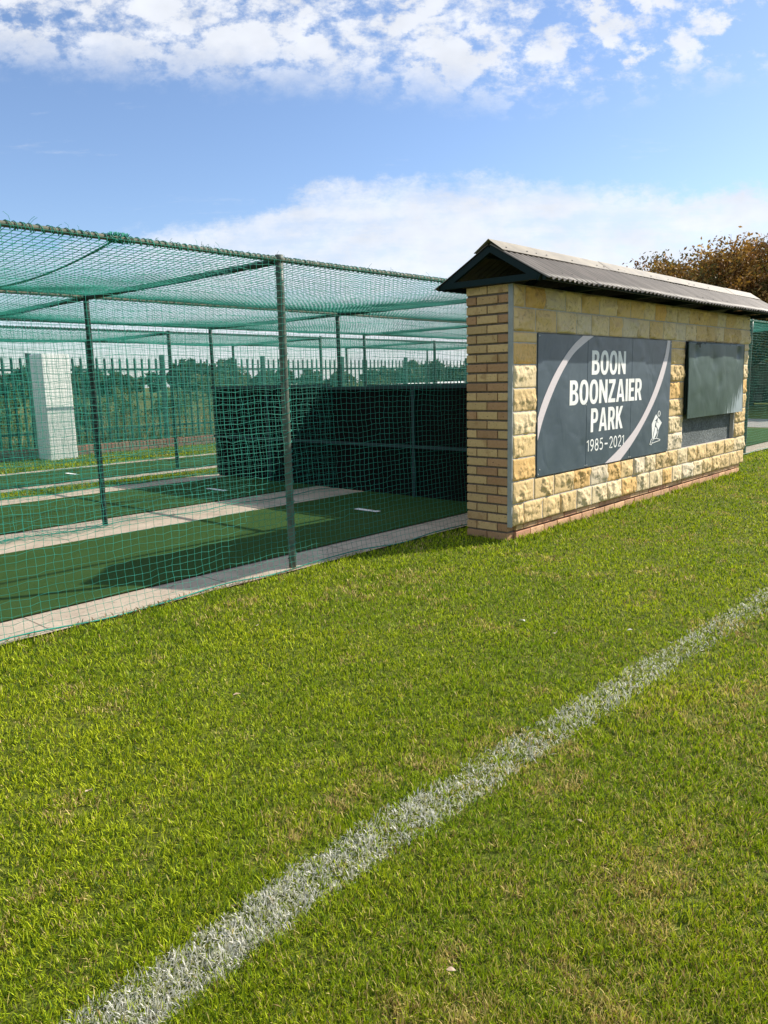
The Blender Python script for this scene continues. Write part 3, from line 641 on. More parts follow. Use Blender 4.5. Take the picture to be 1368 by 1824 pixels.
# condensed bold capitals, drawn in a box of unit height
def el(cx, cz, rx, rz, a0, a1, n=14, e=2.35):
    out = []
    for k in range(n+1):
        t = R_(a0+(a1-a0)*k/n); c, s = math.cos(t), math.sin(t)
        out.append((cx+rx*math.copysign(abs(c)**(2/e), c), cz+rz*math.copysign(abs(s)**(2/e), s)))
    return out
def glyph(ch):
    s = 0.235; h = 0.175
    if ch == 'O': W = 0.78; return W, [el(W/2, .5, W/2, .515, 0, 360, 40)[:-1], el(W/2, .5, W/2-s*0.98, .515-h, 0, 360, 32, 2.6)[:-1]]
    if ch == 'B':
        W = 0.72; o = [(0, 0), (0, 1)] + el(.36, .76, .31, .24, 90, -70, 12) + el(.36, .275, .36, .275, 80, -90, 14)
        i1 = [(s, .60)] + el(.34, .72, .10, .12, -90, 90, 8) + [(s, .84)]; i2 = [(s, .16)] + el(.36, .30, .12, .14, -90, 90, 8) + [(s, .44)]
        return W, [o, i1, i2]
    if ch in 'PR':
        W = 0.70; zc_ = .69; rz = .31
        o = [(0, 0), (0, 1)] + el(.38, zc_, .32, rz, 90, -90 if ch == 'P' else -62, 14)
        if ch == 'P': o += [(s, .38), (s, 0)]
        else: W = .73; o += [(.74, 0), (.49, 0), (.33, .36), (s, .36), (s, 0)]
        i1 = [(s, .54)] + el(.36, .69, .11, .15, -90, 90, 8) + [(s, .84)]
        return W, [o, i1]
    if ch == 'N': W = .78; return W, [[(0, 0), (0, 1), (.21, 1), (.56, .44), (.56, 1), (W, 1), (W, 0), (.58, 0), (.22, .58), (.22, 0)]]
    if ch == 'Z': W = .68; return W, [[(0, 0), (0, .14), (.40, .83), (.03, .83), (.03, 1), (.67, 1), (.67, .86), (.27, .17), (.68, .17), (.68, 0)]]
    if ch == 'A': W = .84; return W, [[(0, 0), (.29, 1), (.55, 1), (.84, 0), (.605, 0), (.555, .20), (.275, .20), (.225, 0)], [(.31, .35), (.52, .35), (.415, .78)]]
    if ch == 'I': W = s; return W, [[(0, 0), (0, 1), (s, 1), (s, 0)]]
    if ch == 'E': W = .58; return W, [[(0, 0), (0, 1), (.57, 1), (.57, .83), (s, .83), (s, .59), (.52, .59), (.52, .43), (s, .43), (s, .17), (.58, .17), (.58, 0)]]
    if ch == 'K': W = .76; return W, [[(0, 0), (0, 1), (s, 1), (s, .60), (.48, 1), (.74, 1), (.43, .55), (.77, 0), (.51, 0), (.27, .40), (s, .34), (s, 0)]]
def word(txt, x0, x1, z0, z1):
    gap = 0.085; gl = [glyph(c) for c in txt]; W = sum(g[0] for g in gl) + gap*(len(gl)-1); k = (x1-x0)/W; X = 0; P = []
    for wd_, ps in gl:
        for p in ps: P.append([(x0+(X+a)*k, z0+b*(z1-z0)) for a, b in p])
        X += wd_+gap
    flat_poly('lettering', P, YS-0.0016, 'letter', sign)
word('BOON', 6.645, 7.355, 1.378, 1.602); word('BOONZAIER', 6.238, 7.75, 1.108, 1.331); word('PARK', 6.649, 7.325, 0.840, 1.064)
def arc(cx, cz, rx, rz, a0, a1, n=12): return [(cx+rx*math.cos(R_(a0+(a1-a0)*k/n)), cz+rz*math.sin(R_(a0+(a1-a0)*k/n))) for k in range(n+1)]
DG = {'1': (0.34, [[(0.02, 0.80), (0.24, 0.97), (0.24, 0.03)]]), '9': (0.56, [arc(0.28, 0.70, 0.22, 0.26, 0, 360, 18), arc(-0.02, 0.70, 0.52, 0.69, 0, -72, 12)]),
      '8': (0.56, [arc(0.28, 0.75, 0.19, 0.21, 0, 360, 18), arc(0.28, 0.28, 0.23, 0.25, 0, 360, 18)]), '5': (0.54, [[(0.46, 0.96), (0.13, 0.96), (0.10, 0.56)] + arc(0.25, 0.33, 0.23, 0.29, 118, -140, 16)]),
      '2': (0.54, [arc(0.26, 0.70, 0.21, 0.27, 160, -35, 12) + [(0.06, 0.04), (0.50, 0.04)]]), '0': (0.58, [arc(0.29, 0.5, 0.23, 0.46, 0, 360, 24)]), '-': (0.56, [[(0.06, 0.45), (0.50, 0.45)]])}
seq = '1985-2021'; gp = 0.13; W = sum(DG[c][0] for c in seq)+gp*(len(seq)-1)+0.14; kx = (7.372-6.580)/W; X = 0; dg = MB()
for c in seq:
    if c == '-': X += 0.07
    for st_ in DG[c][1]: dg.tube([(6.580+(X+a)*kx, 0.0, 0.658+b*0.112) for a, b in st_], 0.0078, 8)
    X += DG[c][0]+gp+(0.07 if c == '-' else 0)
dg.v = [(a, YS-0.001+b*0.12, c) for a, b, c in dg.v]
dg.build('lettering', 'letter', sign)
# the batsman emblem: a body split by dark folds, a ring head and a long thin outline foot
def ex(px, py): return (7.988 + (px-230)*(8.296-7.988)/530, 0.975 - (py-270)*(0.975-0.615)/1390)
E1 = [[ex(*p) for p in q] for q in (
    [(490, 405), (520, 470), (575, 530), (540, 580), (420, 690), (500, 680), (460, 800), (450, 900), (400, 1130), (372, 1400), (345, 1400), (325, 1100), (305, 800), (330, 720)],
    [(580, 550), (660, 650), (760, 785), (690, 905), (600, 1095), (575, 990), (520, 900), (495, 810), (530, 700), (548, 700), (560, 770), (615, 795), (580, 740), (555, 670)],
    [(455, 930), (520, 960), (545, 1020), (545, 1200), (450, 1390), (400, 1480), (360, 1500), (395, 1350), (430, 1130)],
    [(590, 1090), (606, 1100), (606, 1200), (560, 1400), (530, 1400), (575, 1250)])]
ring = lambda cx, cy, rx, ry, t: [[ex(cx+rx*math.cos(2*math.pi*k/20), cy+ry*math.sin(2*math.pi*k/20)) for k in range(20)], [ex(cx+(rx-t)*math.cos(2*math.pi*k/20), cy+(ry-t)*math.sin(2*math.pi*k/20)) for k in range(20)]]
def stroke(P, t=14):
    out = []; back = []
    for i, p in enumerate(P):
        a = Vector(P[max(i-1, 0)]); b = Vector(P[min(i+1, len(P)-1)]); d = (b-a).normalized(); n = Vector((-d.y, d.x))*t
        out.append(ex(p[0]+n.x, p[1]+n.y)); back.append(ex(p[0]-n.x, p[1]-n.y))
    return out + back[::-1]
E2 = ring(620, 390, 62, 125, 28)
flat_poly('emblem', E1 + E2, YS-0.0016, 'letter', sign)
flat_poly('emblem', [stroke([(345, 1410), (300, 1425), (280, 1500), (245, 1630), (310, 1655), (330, 1610), (345, 1530)], 13)], YS-0.0032, 'letter', sign)
flat_poly('emblem', [stroke([(390, 1425), (530, 1420), (700, 1490), (680, 1530), (480, 1565), (340, 1595)], 13)], YS-0.0048, 'letter', sign)
sb = MB()
for (a, b) in ((6.553, 1.102), (7.49, 0.530), (6.553, 0.532), (6.59, 0.532), (5.74, 0.575), (5.715, 0.535), (7.52, 0.530), (8.47, 0.535), (8.47, 1.70), (5.715, 1.71), (7.09, 0.532)):
    sb = MB(); dome(sb, (a, YS-0.0006, b), 0.0065, (0, -1, 0)); sb.build('sign_screw', 'screw_light', sign)

# ------------------------------------------------------------------ hanging metal cover
cov = empty('metal_cover', (9.8, YF-0.05, 0.85), 'dented grey green metal cover sheet hanging over the wall niche', 'metal sheet')
nx, nz = 60, 34; V = []
for i in range(nx+1):
    for j in range(nz+1):
        a, c = i/nx, j/nz; X = 8.885+(10.80-8.885)*a + 0.02*(1-c)*a; Z = 0.855+0.02*a*0 + (1.732-0.855)*c
        yy = YF-0.050 - 0.012*(1-c) - 0.012*math.sin(math.pi*a)*math.sin(math.pi*c)
        q = Vector((X*1.6, 0.3, Z*1.6)); yy += 0.010*mnoise.noise(q) + 0.003*mnoise.noise(q*4)
        for (dx_, dz_, dp) in ((9.15, 1.62, 0.018), (10.6, 1.62, 0.022), (9.9, 1.25, 0.010), (9.7, 1.5, 0.012)):
            yy += dp*math.exp(-((X-dx_)**2+(Z-dz_)**2)/0.006)
        V.append((X, yy, Z))
nV = len(V); V += [(p[0], p[1]+0.0012, p[2]) for p in V]
i_ = np.arange(nV).reshape(nx+1, nz+1); q = np.stack([i_[:-1, :-1], i_[1:, :-1], i_[1:, 1:], i_[:-1, 1:]], -1).reshape(-1, 4)
rim = [np.stack([e[:-1], e[1:], e[1:]+nV, e[:-1]+nV], -1) for e in (i_[:, -1], i_[0, :], i_[-1, :])]
link('cover_sheet', np_mesh('cover_sheet', V, [q, q[:, ::-1]+nV] + rim), M['cover'], cov, True)
MB().box(8.900, 8.914, YF-0.044, YF-0.020, 0.90, 1.70).box(10.760, 10.775, YF-0.044, YF-0.036, 0.90, 1.70).box(8.93, 10.75, YF-0.046, YF-0.038, 1.700, 1.725).build('cover_frame', 'teal_paint', cov)
for (xx, yy, zz) in [(8.95+k*0.22, YF-0.050, 1.712) for k in range(9)] + [(8.97, YF-0.063, 0.885), (10.74, YF-0.064, 0.885)]:
    sb = MB(); dome(sb, (xx, yy, zz), 0.006, (0, -1, 0.1)); sb.build('cover_screw', 'screw', cov)
for xa in (9.17, 9.20): MB().tube([(xa, YF-0.066, 1.70), (xa, YF-0.070, 1.665)], 0.003, 6).build('hinge_pin', 'screw', cov)

# ------------------------------------------------------------------ nets
def net_mesh(P, r, nrm, skipi=1):
    """knotted net: a three sided strand along every row and column of the grid P (a,b,3)"""
    out_v, out_f = [], []; base = 0
    N_ = np.array(nrm, float)
    for L in (P, P.transpose(1, 0, 2)):
        k, m_, _ = L.shape
        t = np.gradient(L, axis=1); t /= np.linalg.norm(t, axis=2, keepdims=True)+1e-9
        b = np.cross(t, N_); b /= np.linalg.norm(b, axis=2, keepdims=True)+1e-9; n = np.cross(b, t)
        V = np.stack([L + r*n, L - 0.5*r*n + 0.87*r*b, L - 0.5*r*n - 0.87*r*b], 2)      # k,m,3,3
        i = base + np.arange(k*m_*3).reshape(k, m_, 3)
        for a in range(3):
            c = (a+1) % 3
            out_f.append(np.stack([i[:, :-1, a], i[:, 1:, a], i[:, 1:, c], i[:, :-1, c]], -1).reshape(-1, 4))
        out_v.append(V.reshape(-1, 3)); base += k*m_*3
    return np.concatenate(out_v), out_f
def wob2(a, b, s, seed):      # smooth noise field -1..1
    return n2(a*s+7.3, b*s+3.1, 1.0, seed)*2-1
def side_net(Y, parent, seed, xa=X0, xb=X1, top_z=2.205, r=0.00115, hs=0.053, vs_=0.043, flare=0.05):
    nxn = int((xb-xa)/hs); nzn = int(top_z/vs_)
    X, Z = np.meshgrid(np.linspace(xa, xb, nxn), np.linspace(0.025, top_z, nzn), indexing='ij')
    gx = wob2(X, Z, 1.3, seed)*0.030 + wob2(X, Z, 4.5, seed+1)*0.012 + rng.normal(0, 0.0035, X.shape)
    gz = wob2(X, Z, 1.1, seed+2)*0.022*np.sin(np.pi*Z/top_z) + wob2(X, Z, 5.0, seed+3)*0.009 + rng.normal(0, 0.0032, X.shape)
    gz[:, -1] = 0; gz[:, 0] = np.abs(gz[:, 0])*0.6
    gy = wob2(X, Z, 0.9, seed+4)*0.030*np.sin(np.pi*np.clip(Z/top_z, 0, 1)) - flare*np.exp(-Z/0.18)
    # between posts the fabric bellies out a little and the bottom sags
    dp = np.min(np.abs(X[..., None]-np.array(PX)), -1)/(DX/2)
    gz -= 0.03*np.sin(np.pi*Z/top_z)*dp
    P = np.stack([X+gx*np.sin(np.pi*np.clip(Z/top_z*0.9+0.1, 0, 1)), Y+gy, Z+gz], -1)
    V, Fs = net_mesh(P, r, (0, 1, 0)); o = link('side_net', np_mesh('side_net', V, Fs), M['net'], parent)
    return P
def roof_net(Y0, Y1, parent, seed, xa=X0, xb=X1, r=0.00115, hs=0.053, sag=0.11, seam=True):
    nxn = int((xb-xa)/hs); nyn = int((Y1-Y0)/0.052)
    X, Y = np.meshgrid(np.linspace(xa, xb, nxn), np.linspace(Y0, Y1, nyn), indexing='ij')
    t = (Y-Y0)/(Y1-Y0); ph = (X-XA)/DX; bay = 0.40+0.60*np.sin(np.pi*(ph-np.floor(ph)))
    Z = 2.225 - sag*4*t*(1-t)*bay + wob2(X, Y, 1.2, seed)*0.018*np.sin(np.pi*t)
    gx = wob2(X, Y, 1.4, seed+5)*0.03 + rng.normal(0, 0.003, X.shape); gy = wob2(X, Y, 1.4, seed+6)*0.03*np.sin(np.pi*t) + rng.normal(0, 0.003, X.shape)
    P = np.stack([X+gx, Y+gy, Z], -1)
    V, Fs = net_mesh(P, r, (0, 0, 1)); link('roof_net', np_mesh('roof_net', V, Fs), M['net'], parent)
def pipe(p, q, r, name, material, parent, n=10):
    k = 12; p, q = Vector(p), Vector(q); pts = [p.lerp(q, i/k) for i in range(k+1)]
    pts = [a + Vector((0, 0, 0)) for a in pts]
    return MB().tube(pts, r, n).build(name, material, parent, True)
def coil(x0, x1, Y, Z, R, pitch, r, name, parent, along='x', seed=0):
    rr = random.Random(seed); pts = []; t = 0; n = int((x1-x0)/pitch*9)
    for k in range(n+1):
        s = x0+(x1-x0)*k/n; a = 2*math.pi*k/9 + 0.9*math.sin(s*7+seed) + 0.5*math.sin(s*23+seed); Rk = R*(1.0+0.16*rr.random())
        if along == 'x': pts.append((s+0.006*math.sin(s*19), Y+Rk*math.cos(a), Z+Rk*math.sin(a)))
        else: pts.append((Y[0]+Rk*math.cos(a), Y[1]+Rk*math.sin(a), s))
    return MB().tube(pts, r, 5).build(name, 'net', parent, True)
def cage(Ys, label, mats, sd):
    c = empty('net_cage', (X0, Ys[0], 0), label, 'cricket nets', 'cricket net cages')
    for iy, Y in enumerate(Ys):
        for ix, X in enumerate(PX):
            nm = 'pipe_grey' if (iy == 0 and Ys[0] < 5) else 'pipe_green'
            lean = Vector((random.uniform(-0.012, 0.012), random.uniform(-0.012, 0.012), 0))
            if ix == 1: lean = Vector((0, 0, 0))
            o = pipe(Vector((X, Y, -0.05))+lean*0, Vector((X, Y, 2.20))+lean, 0.0285 if iy == 0 else 0.026, 'post', nm, c, 12)
            MB().tube([(X+0.0, Y, 2.195), (X, Y, 2.245)], 0.030, 12).build('post_cap', nm, o, True)
        pipe((X0, Y, 2.215), (X1, Y, 2.215), 0.0165, 'top_rail', mats[iy], c)
    for X in PX:
        for a, b in zip(Ys[:-1], Ys[1:]):
            pipe((X, a+0.02, 2.205), (X, b-0.02, 2.205), 0.023, 'cross_bar', 'pipe_green', c)
    for iy, Y in enumerate(Ys):
        side_net(Y-(0.036 if iy == 0 else 0.03), c, sd+iy*20, r=0.00135 if iy == 0 and Ys[0] < 5 else 0.0013)
        # rope along the foot of the net
        pts = [(x, Y-0.085+0.02*math.sin(x*2.1+iy)+0.01*math.sin(x*9), 0.030+0.012*math.sin(x*5+iy)) for x in np.arange(X0, X1, 0.12)]
        MB().tube(pts, 0.0045, 5).build('foot_rope', 'net', c, True)
        coil(X0, X1, Y, 2.215, 0.0198, 0.045 if iy == 0 else 0.10, 0.0027, 'lashing', c, 'x', sd+iy)
        if iy == 0: coil(X0, X1, Y, 2.213, 0.0212, 0.083, 0.0022, 'lashing', c, 'x', sd+iy+9)
    for a, b in zip(Ys[:-1], Ys[1:]): roof_net(a, b, c, sd+100+int(a), r=0.0024)
    return c
c1 = cage([4.25, 7.09, 9.85], 'nearest green netted pipe frame cage over two cricket practice lanes', ['pipe_old', 'pipe_old', 'pipe_green'], 40)
c2 = cage([11.01, 13.80], 'farther green netted pipe frame cage behind the first one', ['pipe_green', 'pipe_green'], 300)
for k, X in enumerate(PX[:5]): coil(0.06, 2.15, (X, 4.25), 0, 0.0315, 0.075, 0.0022, 'lashing', c1, 'z', 5+k)
# loose twine ends that stick up from the rail
lt = MB()
for k in range(60):
    x = random.uniform(1.2, 9); L_ = random.uniform(0.012, 0.045); a = random.uniform(0, 6.28)
    p = Vector((x, 4.25, 2.238)); d = Vector((math.cos(a)*0.7, math.sin(a)*0.4, 1))*L_
    lt.tube([p, p+d*0.5+Vector((0.004, 0, 0)), p+d+Vector((0.01*math.cos(a), 0, -0.006))], 0.0012, 3, False)
lt.build('twine_end', 'net', c1)['kind'] = 'stuff'
# knotted bundle and the sagging seam rope of the roof net
sp = [(2.37+0.02*t, 4.25+2.84*t, 2.215 - 0.42*t*(1-t)) for t in np.linspace(0, 1, 26)]
MB().tube(sp, 0.0062, 6).build('seam_rope', 'net', c1, True)
kn = MB()
for k in range(26):
    a = random.uniform(0, 6.28); p = Vector((2.37+random.uniform(-0.05, 0.05), 4.25, 2.22)); pts = [p + Vector((0.02*math.cos(a+t*2)+0.006*t, 0.030*math.cos(a+t*3), 0.030*math.sin(a+t*3))) for t in range(5)]
    kn.tube(pts, 0.0035, 5)
kn.build('knot', 'net', c1, True)
# bunched slack net lying on the strip between the lanes
bn = MB()
for k in range(46):
    x = random.uniform(1.6, 3.5); y = 7.0+random.uniform(-0.16, 0.10); a = random.uniform(-0.5, 0.5); L_ = random.uniform(0.2, 0.5)
    bn.tube([(x+L_*t*math.cos(a), y+L_*t*math.sin(a)*0.5+0.015*math.sin(t*9+k), 0.02+0.02*abs(math.sin(t*6+k))) for t in np.linspace(0, 1, 7)], 0.0018, 3, False)
bn.build('slack_net', 'net', c1)

# ------------------------------------------------------------------ black back screens
def screen(ya, yb, x, top, label):
    s = empty('back_screen', (x, (ya+yb)/2, 0), label, 'screen', 'black back screens')
    ny, nzz = 60, 26; Y, Z = np.meshgrid(np.linspace(ya, yb, ny), np.linspace(0.014, top, nzz), indexing='ij')
    Xd = x + 0.012*wob2(Y*0.25, Z*2.0, 2.4, 77) + 0.004*wob2(Y, Z, 4.0, 78)
    P = np.stack([Xd, Y, Z], -1).reshape(-1, 3); i = np.arange(ny*nzz).reshape(ny, nzz)
    q = np.stack([i[:-1, :-1], i[1:, :-1], i[1:, 1:], i[:-1, 1:]], -1).reshape(-1, 4); k = len(P)
    Vv = np.concatenate([P, P+np.array([0.004, 0, 0])])
    rim = [np.stack([e[:-1], e[1:], e[1:]+k, e[:-1]+k], -1) for e in (i[:, 0], i[:, -1], i[0], i[-1])]
    link('screen_cloth', np_mesh('screen_cloth', Vv, [q, q[:, ::-1]+k] + rim), M['black'], s)
    for yy in ((ya+yb)/2,):
        MB().box(x-0.045, x-0.016, yy-0.02, yy+0.02, 0, top+0.015).build('screen_post', 'screen_paint', s)
    for zz in (0.61, top-0.01):
        MB().box(x-0.064, x-0.046, ya, yb, zz-0.018, zz+0.018).build('screen_rail', 'screen_paint', s)
    return s
screen(4.30, 7.10, 6.742, 1.30, 'black cloth screen closing the nearest batting lane')
screen(7.07, 9.62, 6.752, 1.335, 'black cloth screen closing the middle batting lane')
screen(4.32, 9.8, 10.3, 1.30, 'black cloth screen in the next bay beyond the batting lanes')

# ------------------------------------------------------------------ palisade fence, low brick wall, white pillar
FY = 15.4
fn = empty('palisade_fence', (0, FY, 0), 'dark green steel palisade fence with pointed pales behind the nets', 'fence')
fx = [0.6, 3.55, 6.5, 9.45, 12.3, 15.1, 17.8, 20.9, 23.9, 26.9, 29.9, 32.9]
for X in fx: MB().box(X-0.045, X+0.045, FY-0.05, FY+0.03, 0, 2.06).build('fence_post', 'fence_paint', fn)
for a, b in zip(fx[:-1], fx[1:]):
    p = MB(); n = 17
    for k in range(1, n):
        X = a+(b-a)*k/n; hw = 0.020; z1 = 2.00 + random.uniform(-0.01, 0.01); g = FY-0.052
        # W-section pale: three folded strips ending in a split point
        for (xa, xb, ya, yb) in ((-hw-0.008, -hw*0.3, 0.014, 0), (-hw*0.3, hw*0.3, 0, 0), (hw*0.3, hw+0.008, 0, 0.014)):
            p.add([(X+xa, g+ya, 0.22), (X+xb, g+yb, 0.22), (X+xb, g+yb, z1-0.05), (X+xa, g+ya, z1-0.05), (X+(xa+xb)*0.35, g+(ya+yb)/2, z1+(0.03 if xa*xb < 0 else -0.01)),
                   (X+xa, g+ya-0.003, 0.22), (X+xb, g+yb-0.003, 0.22), (X+xb, g+yb-0.003, z1-0.05), (X+xa, g+ya-0.003, z1-0.05)],
                  [(0, 1, 2, 3), (3, 2, 4), (8, 7, 6, 5), (8, 4, 7), (0, 3, 8, 5), (1, 6, 7, 2)])
    p.build('pale_panel', 'fence_paint', fn)
    for zz in (0.49, 1.74): MB().box(a+0.045, b-0.045, FY-0.035, FY-0.005, zz-0.022, zz+0.022).build('fence_rail', 'fence_paint', fn)
lw = empty('low_wall', (8, 15.2, 0), 'low red brick kerb wall with upright bricks along the fence foot', 'wall')
p = MB(); X = -1.0
while X < 32:
    k = random.uniform(0.75, 1.2); p.bev(X, X+0.070, 15.11, 15.31, 0.085, 0.20+random.uniform(-0.01, 0.01), 0.006, (0.26*k, 0.125*k, 0.085*k)); X += 0.082
X = -1.0
while X < 32:
    k = random.uniform(0.7, 1.1); p.bev(X, X+0.215, 15.10, 15.31, -0.02, 0.072, 0.006, (0.23*k, 0.12*k, 0.085*k)); X += 0.228
p.build('brick_course', 'redbrick', lw)
MB().box(-1, 32, 15.12, 15.30, -0.03, 0.165).build('wall_core', 'mortar', lw)
pl_ = MB().bev(6.36, 6.90, 14.50, 15.02, -0.02, 2.02, 0.012)
o = pl_.build('white_pillar', 'white'); tag(o, 'square whitewashed pillar standing before the green palisade fence', 'pillar')

# ------------------------------------------------------------------ foliage
def leaf_cloud(cent, rad, n, size, cols, seed, flat=0.8):
    """leaf faces gathered in twig clumps over the shells of several lobes"""
    g = np.random.default_rng(seed); cent = np.array(cent, float); rad = np.array(rad, float)
    k = g.choice(len(cent), n, p=rad**2/np.sum(rad**2))
    nc = max(30, n//26); ck = g.choice(len(cent), nc, p=rad**2/np.sum(rad**2))
    d = g.normal(size=(nc, 3)); d /= np.linalg.norm(d, axis=1, keepdims=True); rr = np.power(g.random(nc), 0.38)
    cc = cent[ck] + d*(rad[ck]*rr)[:, None]*np.array([1, 1, flat])
    ci = g.integers(0, nc, n); P = cc[ci] + g.normal(size=(n, 3))*np.mean(rad)*0.11
    a = g.normal(size=(n, 3)); a /= np.linalg.norm(a, axis=1, keepdims=True); b = g.normal(size=(n, 3)); b = np.cross(a, b); b /= np.linalg.norm(b, axis=1, keepdims=True)
    s = size*g.uniform(0.6, 1.4, n)[:, None]
    V = np.stack([P-a*s, P-b*s*0.45, P+a*s, P+b*s*0.45], 1).reshape(-1, 3)
    cols = np.array(cols); cclump = cols[g.integers(0, len(cols), nc)]*g.uniform(0.7, 1.25, nc)[:, None]
    C = cclump[ci]*g.uniform(0.75, 1.25, n)[:, None]
    V[:, 2] = np.maximum(V[:, 2], 0.02)
    return V, np.arange(n)[:, None]*4+np.array([0, 1, 2, 3]), np.repeat(C, 4, 0)
def shrub(name, x, y, rx, h, n, size, cols, label, cat, seed, group=None, trunk=None, z0=0.0):
    rr = random.Random(seed); e = empty(name, (x, y, z0), label, cat, group)
    cent, rad = [], []
    for k in range(9):
        a = rr.uniform(0, 6.28); q = rr.uniform(0.1, 0.75)*rx; R0 = min(rx*rr.uniform(0.30, 0.48), h*0.34); zz = rr.uniform(0.35, 0.95)
        cent.append((x+q*math.cos(a), y+q*math.sin(a), z0+max(R0*0.6, (h-R0*0.8)*zz))); rad.append(R0)
    V, Fq_, C = leaf_cloud(cent, rad, n, size, cols, seed)
    link('crown', np_mesh('crown', V, [Fq_], C), M['leafy'], e)
    t = MB()
    for k in range(6):
        c = Vector(cent[k]); t.tube([(x+rr.uniform(-.05, .05), y, z0-0.05), Vector((x, y, z0)).lerp(c, 0.5)+Vector((rr.uniform(-.1, .1), 0, 0.1)), c], [0.03*h/2, 0.02*h/2, 0.008*h/2], 6)
    t.build('stem', 'bark', e, True); return e
G1 = [(0.085, 0.135, 0.045), (0.11, 0.16, 0.05), (0.14, 0.17, 0.065), (0.065, 0.11, 0.04)]
G2 = [(0.11, 0.15, 0.06), (0.17, 0.18, 0.085), (0.08, 0.12, 0.045)]
SH = [(3.9, 17.6, 1.7, 1.75, 'broad dark green bush left of the white pillar'), (6.6, 18.4, 1.5, 1.45, 'low green bush behind the white pillar'),
      (9.0, 18.0, 1.8, 1.35, 'spreading green bush just right of the white pillar'), (11.6, 18.8, 1.8, 1.42, 'mid green bush behind the middle of the fence'),
      (14.3, 19.4, 1.6, 2.15, 'tallest rounded bush rising above the fence pales'), (17.6, 20.2, 1.9, 1.35, 'green bush right of the tallest rounded bush'),
      (22.0, 21.0, 2.2, 1.70, 'wide bush seen above the black screens'), (27.0, 23.0, 1.9, 1.2, 'low bush near the right end of the fence'), (33.0, 26.0, 2.2, 1.2, 'small far bush beyond the fence end')]
for k, (x, y, rx, h, lb) in enumerate(SH): shrub('bush', x, y, rx, h, 9000, 0.035, G1 if k % 2 else G2, lb, 'bush', 500+k, 'bushes behind the palisade fence')
# rough standing grass behind the fence
n = 42000; x = rng.uniform(-1, 36, n); y = 15.45 + np.power(rng.random(n), 1.6)*6.5
hh = (0.25+0.75*n2(x, y, 0.7, 31))*rng.uniform(0.5, 1.2, n)*1.05
cc = np.where((n2(x, y, 0.9, 33)+rng.normal(0, .2, n) > 0.52)[:, None], np.array([[0.32, 0.27, 0.13]]), np.array([[0.13, 0.18, 0.05]]))*rng.uniform(0.7, 1.3, n)[:, None]
blades(x, y, 0.014*rng.uniform(0.6, 1.4, n), hh, cc, 'tall_grass', 'rough tall green and tan grass behind the fence', 'stuff', lean=0.35)
# far belt of trees on the horizon
def belt(n, d0, d1, a0, a1, h0, h1, name, label, seed, size):
    g = np.random.default_rng(seed); cs, rs = [], []
    for k in range(n):
        a = YAW - math.radians(g.uniform(a0, a1)); d = g.uniform(d0, d1); h = g.uniform(h0, h1)
        for q in range(4):
            R0 = h*g.uniform(0.3, 0.5); cs.append((d*math.cos(a)+g.uniform(-h, h), d*math.sin(a)+g.uniform(-h, h), max(R0*0.5, h-R0*g.uniform(0.8, 1.6)))); rs.append(R0)
    V, Fq_, C = leaf_cloud(cs, rs, n*1500, size, [(0.06, 0.085, 0.04), (0.085, 0.105, 0.055), (0.05, 0.075, 0.035)], seed)
    o = link(name, np_mesh(name, V, [Fq_], C), M['leafy']); tag(o, label, 'trees', kind='stuff')
belt(70, 95, 130, -42, 34, 2.6, 4.6, 'far_trees', 'low dark tree line on the horizon', 901, 0.42)

def tree(x, y, h, cz, rx, n, size, cols, label, seed, lobes=16, flat=0.75, spread=1.0):
    rr = random.Random(seed); e = empty('tree', (x, y, 0), label, 'tree')
    cent, rad = [], []
    for k in range(lobes):
        a = rr.uniform(0, 6.28); q = math.sqrt(rr.random())*rx*0.8; R0 = rx*rr.uniform(0.22, 0.36)
        zt = h - R0*flat - (q/rx)**2*(h-cz)*0.28; cent.append((x+q*math.cos(a), y+q*math.sin(a), zt if k % 2 else rr.uniform(cz+R0*0.4, zt))); rad.append(R0)
    V, Fq_, C = leaf_cloud(cent, rad, n, size, cols, seed, flat)
    link('crown', np_mesh('crown', V, [Fq_], C), M['leafy'], e)
    t = MB(); t.tube([(x, y, -0.1), (x+0.1, y, cz*0.5), (x, y+0.1, cz)], [0.05*h*0.8, 0.04*h*0.8, 0.03*h*0.8], 10)
    for c in cent:
        c = Vector(c); p = Vector((x, y, cz*rr.uniform(0.7, 1.0))); md = p.lerp(c, 0.5)+Vector((0, 0, -0.15)); t.tube([p, md, c], [0.014*h, 0.009*h, 0.003*h], 6)
    t.build('trunk', 'bark', e, True)
    tw = MB()
    for k in range(60):
        i = rr.randrange(len(cent)); c = Vector(cent[i]); d = Vector((rr.gauss(0, 1), rr.gauss(0, 1), abs(rr.gauss(0, 1))+0.3)).normalized(); L_ = rad[i]*rr.uniform(1.0, 1.45)
        tw.tube([c, c+d*L_*0.6, c+d*L_+Vector((rr.uniform(-.1, .1), 0, 0.05))], [0.02, 0.012, 0.005], 4, False)
    tw.build('twig', 'bark', e); return e
def at(px, dist):          # ground point in the direction of a bearing (degrees right of the view axis)
    a = YAW - math.radians(px); return dist*math.cos(a), dist*math.sin(a)
BR = [(0.25, 0.115, 0.034), (0.30, 0.155, 0.04), (0.18, 0.09, 0.03), (0.34, 0.20, 0.06), (0.15, 0.10, 0.034), (0.13, 0.11, 0.035)]
x, y = at(25.5, 36); tree(x, y, 6.8, 2.2, 5.7, 130000, 0.080, BR, 'large russet brown autumn tree rising behind the roof of the sign wall', 61, 34)
x, y = at(33.0, 33); tree(x, y, 5.7, 2.0, 4.2, 55000, 0.085, BR, 'russet autumn tree at the right edge beyond the nets', 62, 16)

